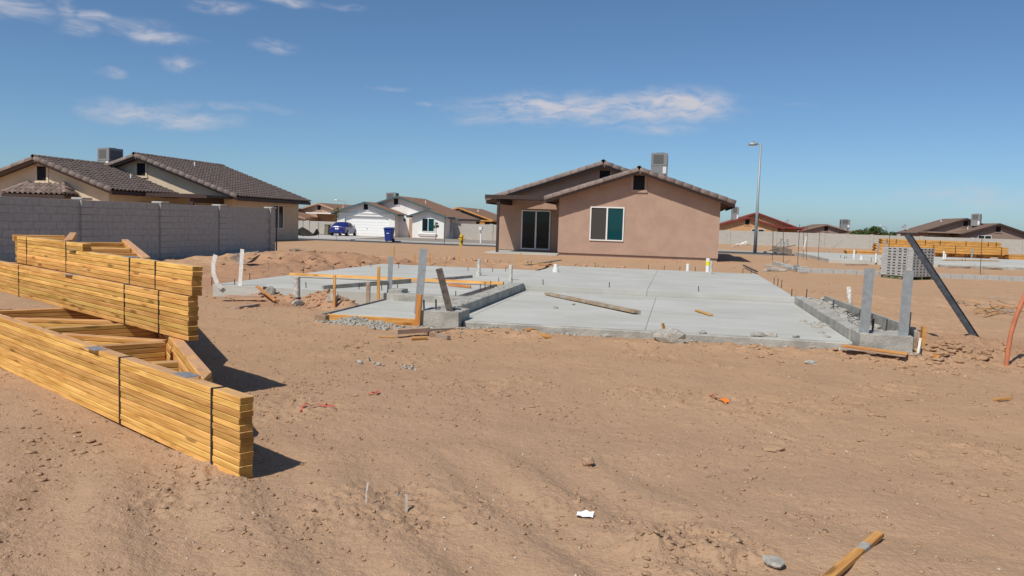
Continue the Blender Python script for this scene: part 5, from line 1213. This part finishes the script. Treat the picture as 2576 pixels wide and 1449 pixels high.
# boards along the second foundation
for k, (a, b_, m, lab) in enumerate((((80, 455), (410, 458), 'old', 'brown board lying before the second foundation, left of the pallet'), ((1460, 440), (2215, 450), 'lumber', 'long thin board on the second foundation edge right of the pallet'), ((1500, 492), (2180, 498), 'old', 'long dark board on the sand before the second foundation'), ((2020, 505), (2560, 520), 'old', 'reddish board on the sand at the right of the second foundation'), ((1460, 405), (1620, 408), 'orange', 'short reddish board beside the pallet on the second foundation'), ((2030, 365), (2160, 380), 'grey', 'grey board heaped before the far lumber pile'), ((2150, 410), (2250, 365), 'old', 'tilted brown panel before the far lumber pile'), ((2250, 385), (2520, 405), 'grey', 'long grey board before the right lumber bundle'))):
    board(P(*ZP(*a), .24 if k in (1, 4, 5, 6, 7) else .06), P(*ZP(*b_), .24 if k in (1, 4, 5, 7) else (.5 if k == 6 else .06)), .14 if k not in (5, 6) else .45, .05, M[m], lab)
board(P(*ZP(590, 505), .03), P(*ZP(715, 470), .18), .05, .05, M['rebargrey'], 'bent dark bar lying left of the pallet', 'steel_bar', 'bar')
# far lumber pile
def far_bundle(x0, x1, y, z0, n, label, bands, seed, dep=1.0, marks=()):
    t = thing('lumber_bundle', ((x0+x1)/2, y, z0), label, 'lumber bundle'); rd = random.Random(seed); mesh = B().box((0, 0, 0), (x1-x0, dep, .0385)).mesh(M['lumber'], bevel=.004)
    for k in range(n): link('board', mesh, Matrix.Translation(((x0+x1)/2+rd.uniform(-.06, .06), y+dep/2+rd.uniform(-.01, .01), z0+.041*(k+.5))), t)
    for x in bands: B().bx(x-.02, x+.02, y-.02, y-.012, z0, z0+.041*n+.005).bx(x-.02, x+.02, y-.02, y+dep, z0+.041*n+.004, z0+.041*n+.008).build('steel_band', M['band'], t)
    for txt, x, z, s in marks:
        cu = bpy.data.curves.new('txt', 'FONT'); cu.body = txt; cu.size = s; cu.extrude = .002; cu.shear = .15; tmp = bpy.data.objects.new('tmp', cu); COL.objects.link(tmp)
        dg = bpy.context.evaluated_depsgraph_get(); me = bpy.data.meshes.new_from_object(tmp.evaluated_get(dg)); bpy.data.objects.remove(tmp); me.materials.clear(); me.materials.append(M['spray'])
        link('spray_lettering', me, Matrix.Translation((x, y-.022, z)) @ Matrix.Rotation(rad(90), 4, 'X'), t)
zf = -.11
far_bundle(11.5, 17.2, 61.2, zf, 11, 'low orange lumber bundle at the left end of the far pile', [12.1], 1)
far_bundle(17.3, 22.6, 62.3, zf, 11, 'orange lumber bundle with sprayed numbers at the base of the far pile', [19.9], 2, marks=(('Lot 384', 17.75, .115, .32), ('3387 365', 19.35, .115, .32)))
far_bundle(21.85, 29.5, 61.4, zf, 13, 'orange lumber bundle at the right end of the far pile', [23.6, 27], 3)
far_bundle(13.55, 22.0, 62.0, zf+.46, 13, 'thick orange lumber bundle in the middle tier of the far pile', [14.4, 17.3, 18.7, 21.6], 4)
far_bundle(13.95, 21.6, 62.2, zf+1.0, 8, 'long orange lumber bundle on top of the far pile', [14.3, 14.9, 16.8, 17.75, 19.4, 20.8, 21.3], 5)
# rubbish along the far wall
for k, (px, py, m, s, lab) in enumerate(((490, 840, 'orange', .5, 'orange scrap by the far wall'), (540, 850, 'paper', .6, 'white rubbish bag by the far wall near the lamp'), (610, 838, 'paper', .7, 'white sheet scrap by the far wall near the lamp'), (690, 858, 'sheet', .6, 'pale board scrap by the far wall near the lamp'), (450, 888, 'sheet', .6, 'pale flat board on the sand near the lamp'), (2180, 885, 'old', .8, 'brown rubbish heap before the far wall'), (2290, 882, 'sheet', .8, 'pale rubbish heap before the far wall'), (2370, 890, 'paper', .7, 'white rubbish at the end of the heap'), (990, 850, 'old', .9, 'reddish scrap wood by the far wall beyond the rebar'))):
    q = P(*ZT(px, py)); rdk = random.Random(k); b = B()
    for j in range(4): b.box(q+Vector((rdk.uniform(-.5, .5)*s*1.6, rdk.uniform(-.3, .3), .08+.1*j*s)), (s*rdk.uniform(.4, 1.3), s*.5, .05), Matrix.Rotation(rdk.uniform(-.6, .6), 3, 'Z') @ Matrix.Rotation(rdk.uniform(-.5, .5), 3, 'Y'))
    b.build('rubbish_scrap', M[m], label=lab, cat='rubbish')

# ================================================================== clods, pebbles and gravel
def scatter(name, m, items, label, cat, sub=1, parent=None):
    """items: x,y,z,r,flat ; one mesh of many small deformed lumps"""
    bm = bmesh.new(); bmesh.ops.create_icosphere(bm, subdivisions=sub, radius=1); V = np.array([v.co[:] for v in bm.verts]); Fc = np.array([[v.index for v in f.verts] for f in bm.faces]); bm.free()
    n = len(items); it = np.array(items); rs = np.random.RandomState(5)
    ph = rs.rand(n, 3)*60; wv = np.stack([pn(V[None, :, 0]*1.7+ph[:, :1], V[None, :, 1]*1.7+ph[:, 1:2])+pn(V[None, :, 2]*1.7+ph[:, 2:3], V[None, :, 0]*1.7+ph[:, 1:2])], -1)
    vv = V[None]*(1+.75*(rs.rand(n, len(V), 1)-.5)*(.6 if sub > 1 else 1.2)+.55*wv)
    if sub > 1:
        vv = V[None]*(1+.35*wv+.12*(rs.rand(n, len(V), 1)-.5))
        for _ in range(7):
            nn = rs.normal(size=(n, 1, 3)); nn /= np.linalg.norm(nn, axis=-1, keepdims=True); dd = .45+.35*rs.rand(n, 1); t_ = (vv*nn).sum(-1); vv = vv-nn*np.maximum(t_-dd, 0)[..., None]
    vv = vv*np.stack([.75+.6*rs.rand(n), .6+.5*rs.rand(n), it[:, 4]*(.7+.5*rs.rand(n))], -1)[:, None]
    a = rs.rand(n)*6.283; c, s = np.cos(a)[:, None], np.sin(a)[:, None]; x = vv[..., 0]*c-vv[..., 1]*s; y = vv[..., 0]*s+vv[..., 1]*c
    vv = np.stack([x, y, vv[..., 2]], -1)*it[:, 3][:, None, None]+it[:, None, :3]
    fs = (Fc[None]+np.arange(n)[:, None, None]*len(V)).reshape(-1, 3)
    me = bpy.data.meshes.new(name); vts = vv.reshape(-1, 3)
    me.vertices.add(len(vts)); me.vertices.foreach_set('co', vts.ravel().astype(np.float32)); me.loops.add(fs.size); me.loops.foreach_set('vertex_index', fs.ravel().astype(np.int32))
    me.polygons.add(len(fs)); me.polygons.foreach_set('loop_start', (np.arange(len(fs))*3).astype(np.int32)); me.update(calc_edges=True); me.materials.append(m)
    o = bpy.data.objects.new(name, me); COL.objects.link(o); tag(o, label, cat, kind='stuff')
rs = np.random.RandomState(11)
def field(n, fn):
    x, y, r, fl = fn(n); z = gzn(x, y); return x, y, z, r, fl
its = []
def add(x, y, r, fl, sink=.25):
    x, y, r = np.asarray(x), np.asarray(y), np.asarray(r); z = gzn(x, y)
    ok = np.ones(len(x), bool)
    for (a, b_, c, d) in SLABS: ok &= ~((x > a-.02) & (x < c+.02) & (y > b_-.02) & (y < d+.02))
    return np.column_stack([x, y, z+r*fl*(.5-sink), r, np.full(len(x), fl)])[ok]
def polar(n, r0, r1, a0=-50, a1=38, pw=1.0):
    a = np.radians(rs.uniform(a0, a1, n)); r = r0+(r1-r0)*rs.rand(n)**pw; return np.sin(a)*r, np.cos(a)*r
x, y = polar(60000, 2.4, 15, pw=.8); k = (pn(x*.85+11, y*.85+4) > .05+.25*rs.rand(len(x))) | (rs.rand(len(x)) < .30)
x, y = x[k], y[k]; A = add(x, y, .003+.013*rs.rand(len(x))**4, .6)
C = [A]
patches = [(1715, 1370, .34, 260, .034), (1900, 1215, .5, 60, .03), (2300, 1060, .55, 90, .045), (2130, 1015, .4, 60, .035), (1410, 1040, .35, 60, .03), (2330, 890, .7, 230, .10), (2410, 875, .5, 120, .13), (2290, 920, .7, 160, .08), (2440, 910, .6, 110, .08), (1850, 870, .5, 70, .06), (1950, 1130, .6, 45, .035),
           (200, 1125, .45, 60, .04), (180, 1060, .5, 80, .03), (330, 990, .4, 60, .03), (110, 1200, .5, 50, .04), (900, 870, .5, 60, .05), (1180, 840, .6, 90, .05), (1330, 835, .6, 100, .05), (750, 975, .3, 50, .03), (860, 940, .5, 60, .03), (660, 1340, .3, 50, .025), (1000, 960, .6, 60, .03), (2480, 1010, .7, 60, .04), (2520, 1240, .4, 40, .04), (2250, 1170, .5, 50, .035), (2480, 780, 1.2, 120, .06), (1700, 655, 3, 120, .09), (950, 690, .8, 40, .05), (2500, 870, .5, 60, .05), (1250, 835, .5, 60, .035), (2100, 735, 1.0, 60, .05), (640, 745, .8, 60, .04)]
for (px, py, rr, n, mx) in patches:
    c = P(px, py); C.append(add(c.x+rs.normal(0, rr*.55, n), c.y+rs.normal(0, rr*.55, n), .005+mx*.85*rs.rand(n)**3, .38))
C.append(add(rs.normal(-6.0, .34, 200), rs.normal(13.35, .22, 200), .010+.045*rs.rand(200)**2.5, .7)); C.append(add(rs.normal(-7.0, .45, 90), rs.normal(13.65, .15, 90), .010+.035*rs.rand(90)**2.5, .7))
CC = np.vstack(C); big = CC[:, 3] > .014
scatter('dirt_clods', M['clod'], CC[big], 'larger brown dirt clods scattered over the sandy lot', 'dirt', 2)
scatter('dirt_clods', M['clod'], CC[~big], 'small brown dirt crumbs scattered over the sandy lot', 'dirt')
x, y = rs.normal(-11, 3, 420), rs.normal(23.5, 2.6, 420); C2 = [add(x, y, .02+.09*rs.rand(420)**3, .6)]
c = P(*D7(570, 118)); C2.append(add(rs.normal(c.x, 1.0, 110), rs.normal(c.y, .35, 110), .03+.08*rs.rand(110)**2, .7)); c = P(*D6(1850, 110)); C2.append(add(rs.normal(c.x, .5, 60), rs.normal(c.y, .5, 60), .04+.13*rs.rand(60)**2, .6)); c = P(*D6(2250, 125)); C2.append(add(rs.normal(c.x, 1.0, 60), rs.normal(c.y, .5, 60), .03+.12*rs.rand(60)**2, .6))
x, y = polar(500, 16, 40, -30, 35); C2.append(add(x, y, .012+.05*rs.rand(500)**3, .55))
scatter('dirt_clods', M['clodred'], np.vstack(C2), 'reddish dirt clods over the mounds behind the slab', 'dirt', 2)
x, y = polar(2600, 2.6, 13, pw=.75); scatter('pebbles', M['pebble'], add(x, y, .0022+.007*rs.rand(2600)**3, .7, .1), 'tiny pale pebbles sprinkled over the sand', 'gravel')
# heap of grey gravel at the porch form
n = 900; x = np.concatenate([rs.normal(-4.62, .22, n//2), rs.normal(-4.2, .32, n//2)]); y = 11.27-np.abs(rs.normal(0, .10, n)); h = .13*np.exp(-((x+4.6)/.30)**2-((y-11.3)/.10)**2)+.07*np.exp(-((x+4.15)/.34)**2-((y-11.3)/.10)**2)
g = np.column_stack([x, y, gzn(x, y)+h*rs.uniform(.5, 1, n), .010+.016*rs.rand(n), np.full(n, .8)])
x = np.concatenate([rs.normal(-4.0, .1, 60), rs.normal(-3.2, .25, 120), rs.normal(-2.6, .5, 160), rs.normal(2.8, .3, 90), rs.normal(-2.9, .2, 22)]); y = np.concatenate([rs.normal(10.95, .06, 60), rs.normal(11.2, .06, 120), rs.normal(11.36, .05, 160), rs.normal(11.22, .05, 90), rs.normal(8.1, .12, 22)])
g = np.vstack([g, np.column_stack([x, y, gzn(x, y)+.005, .008+.03*rs.rand(len(x))**2, np.full(len(x), .8)])])
scatter('gravel_heap', M['gravelgrey'], g, 'heap of grey gravel spilled against the porch form board', 'gravel')
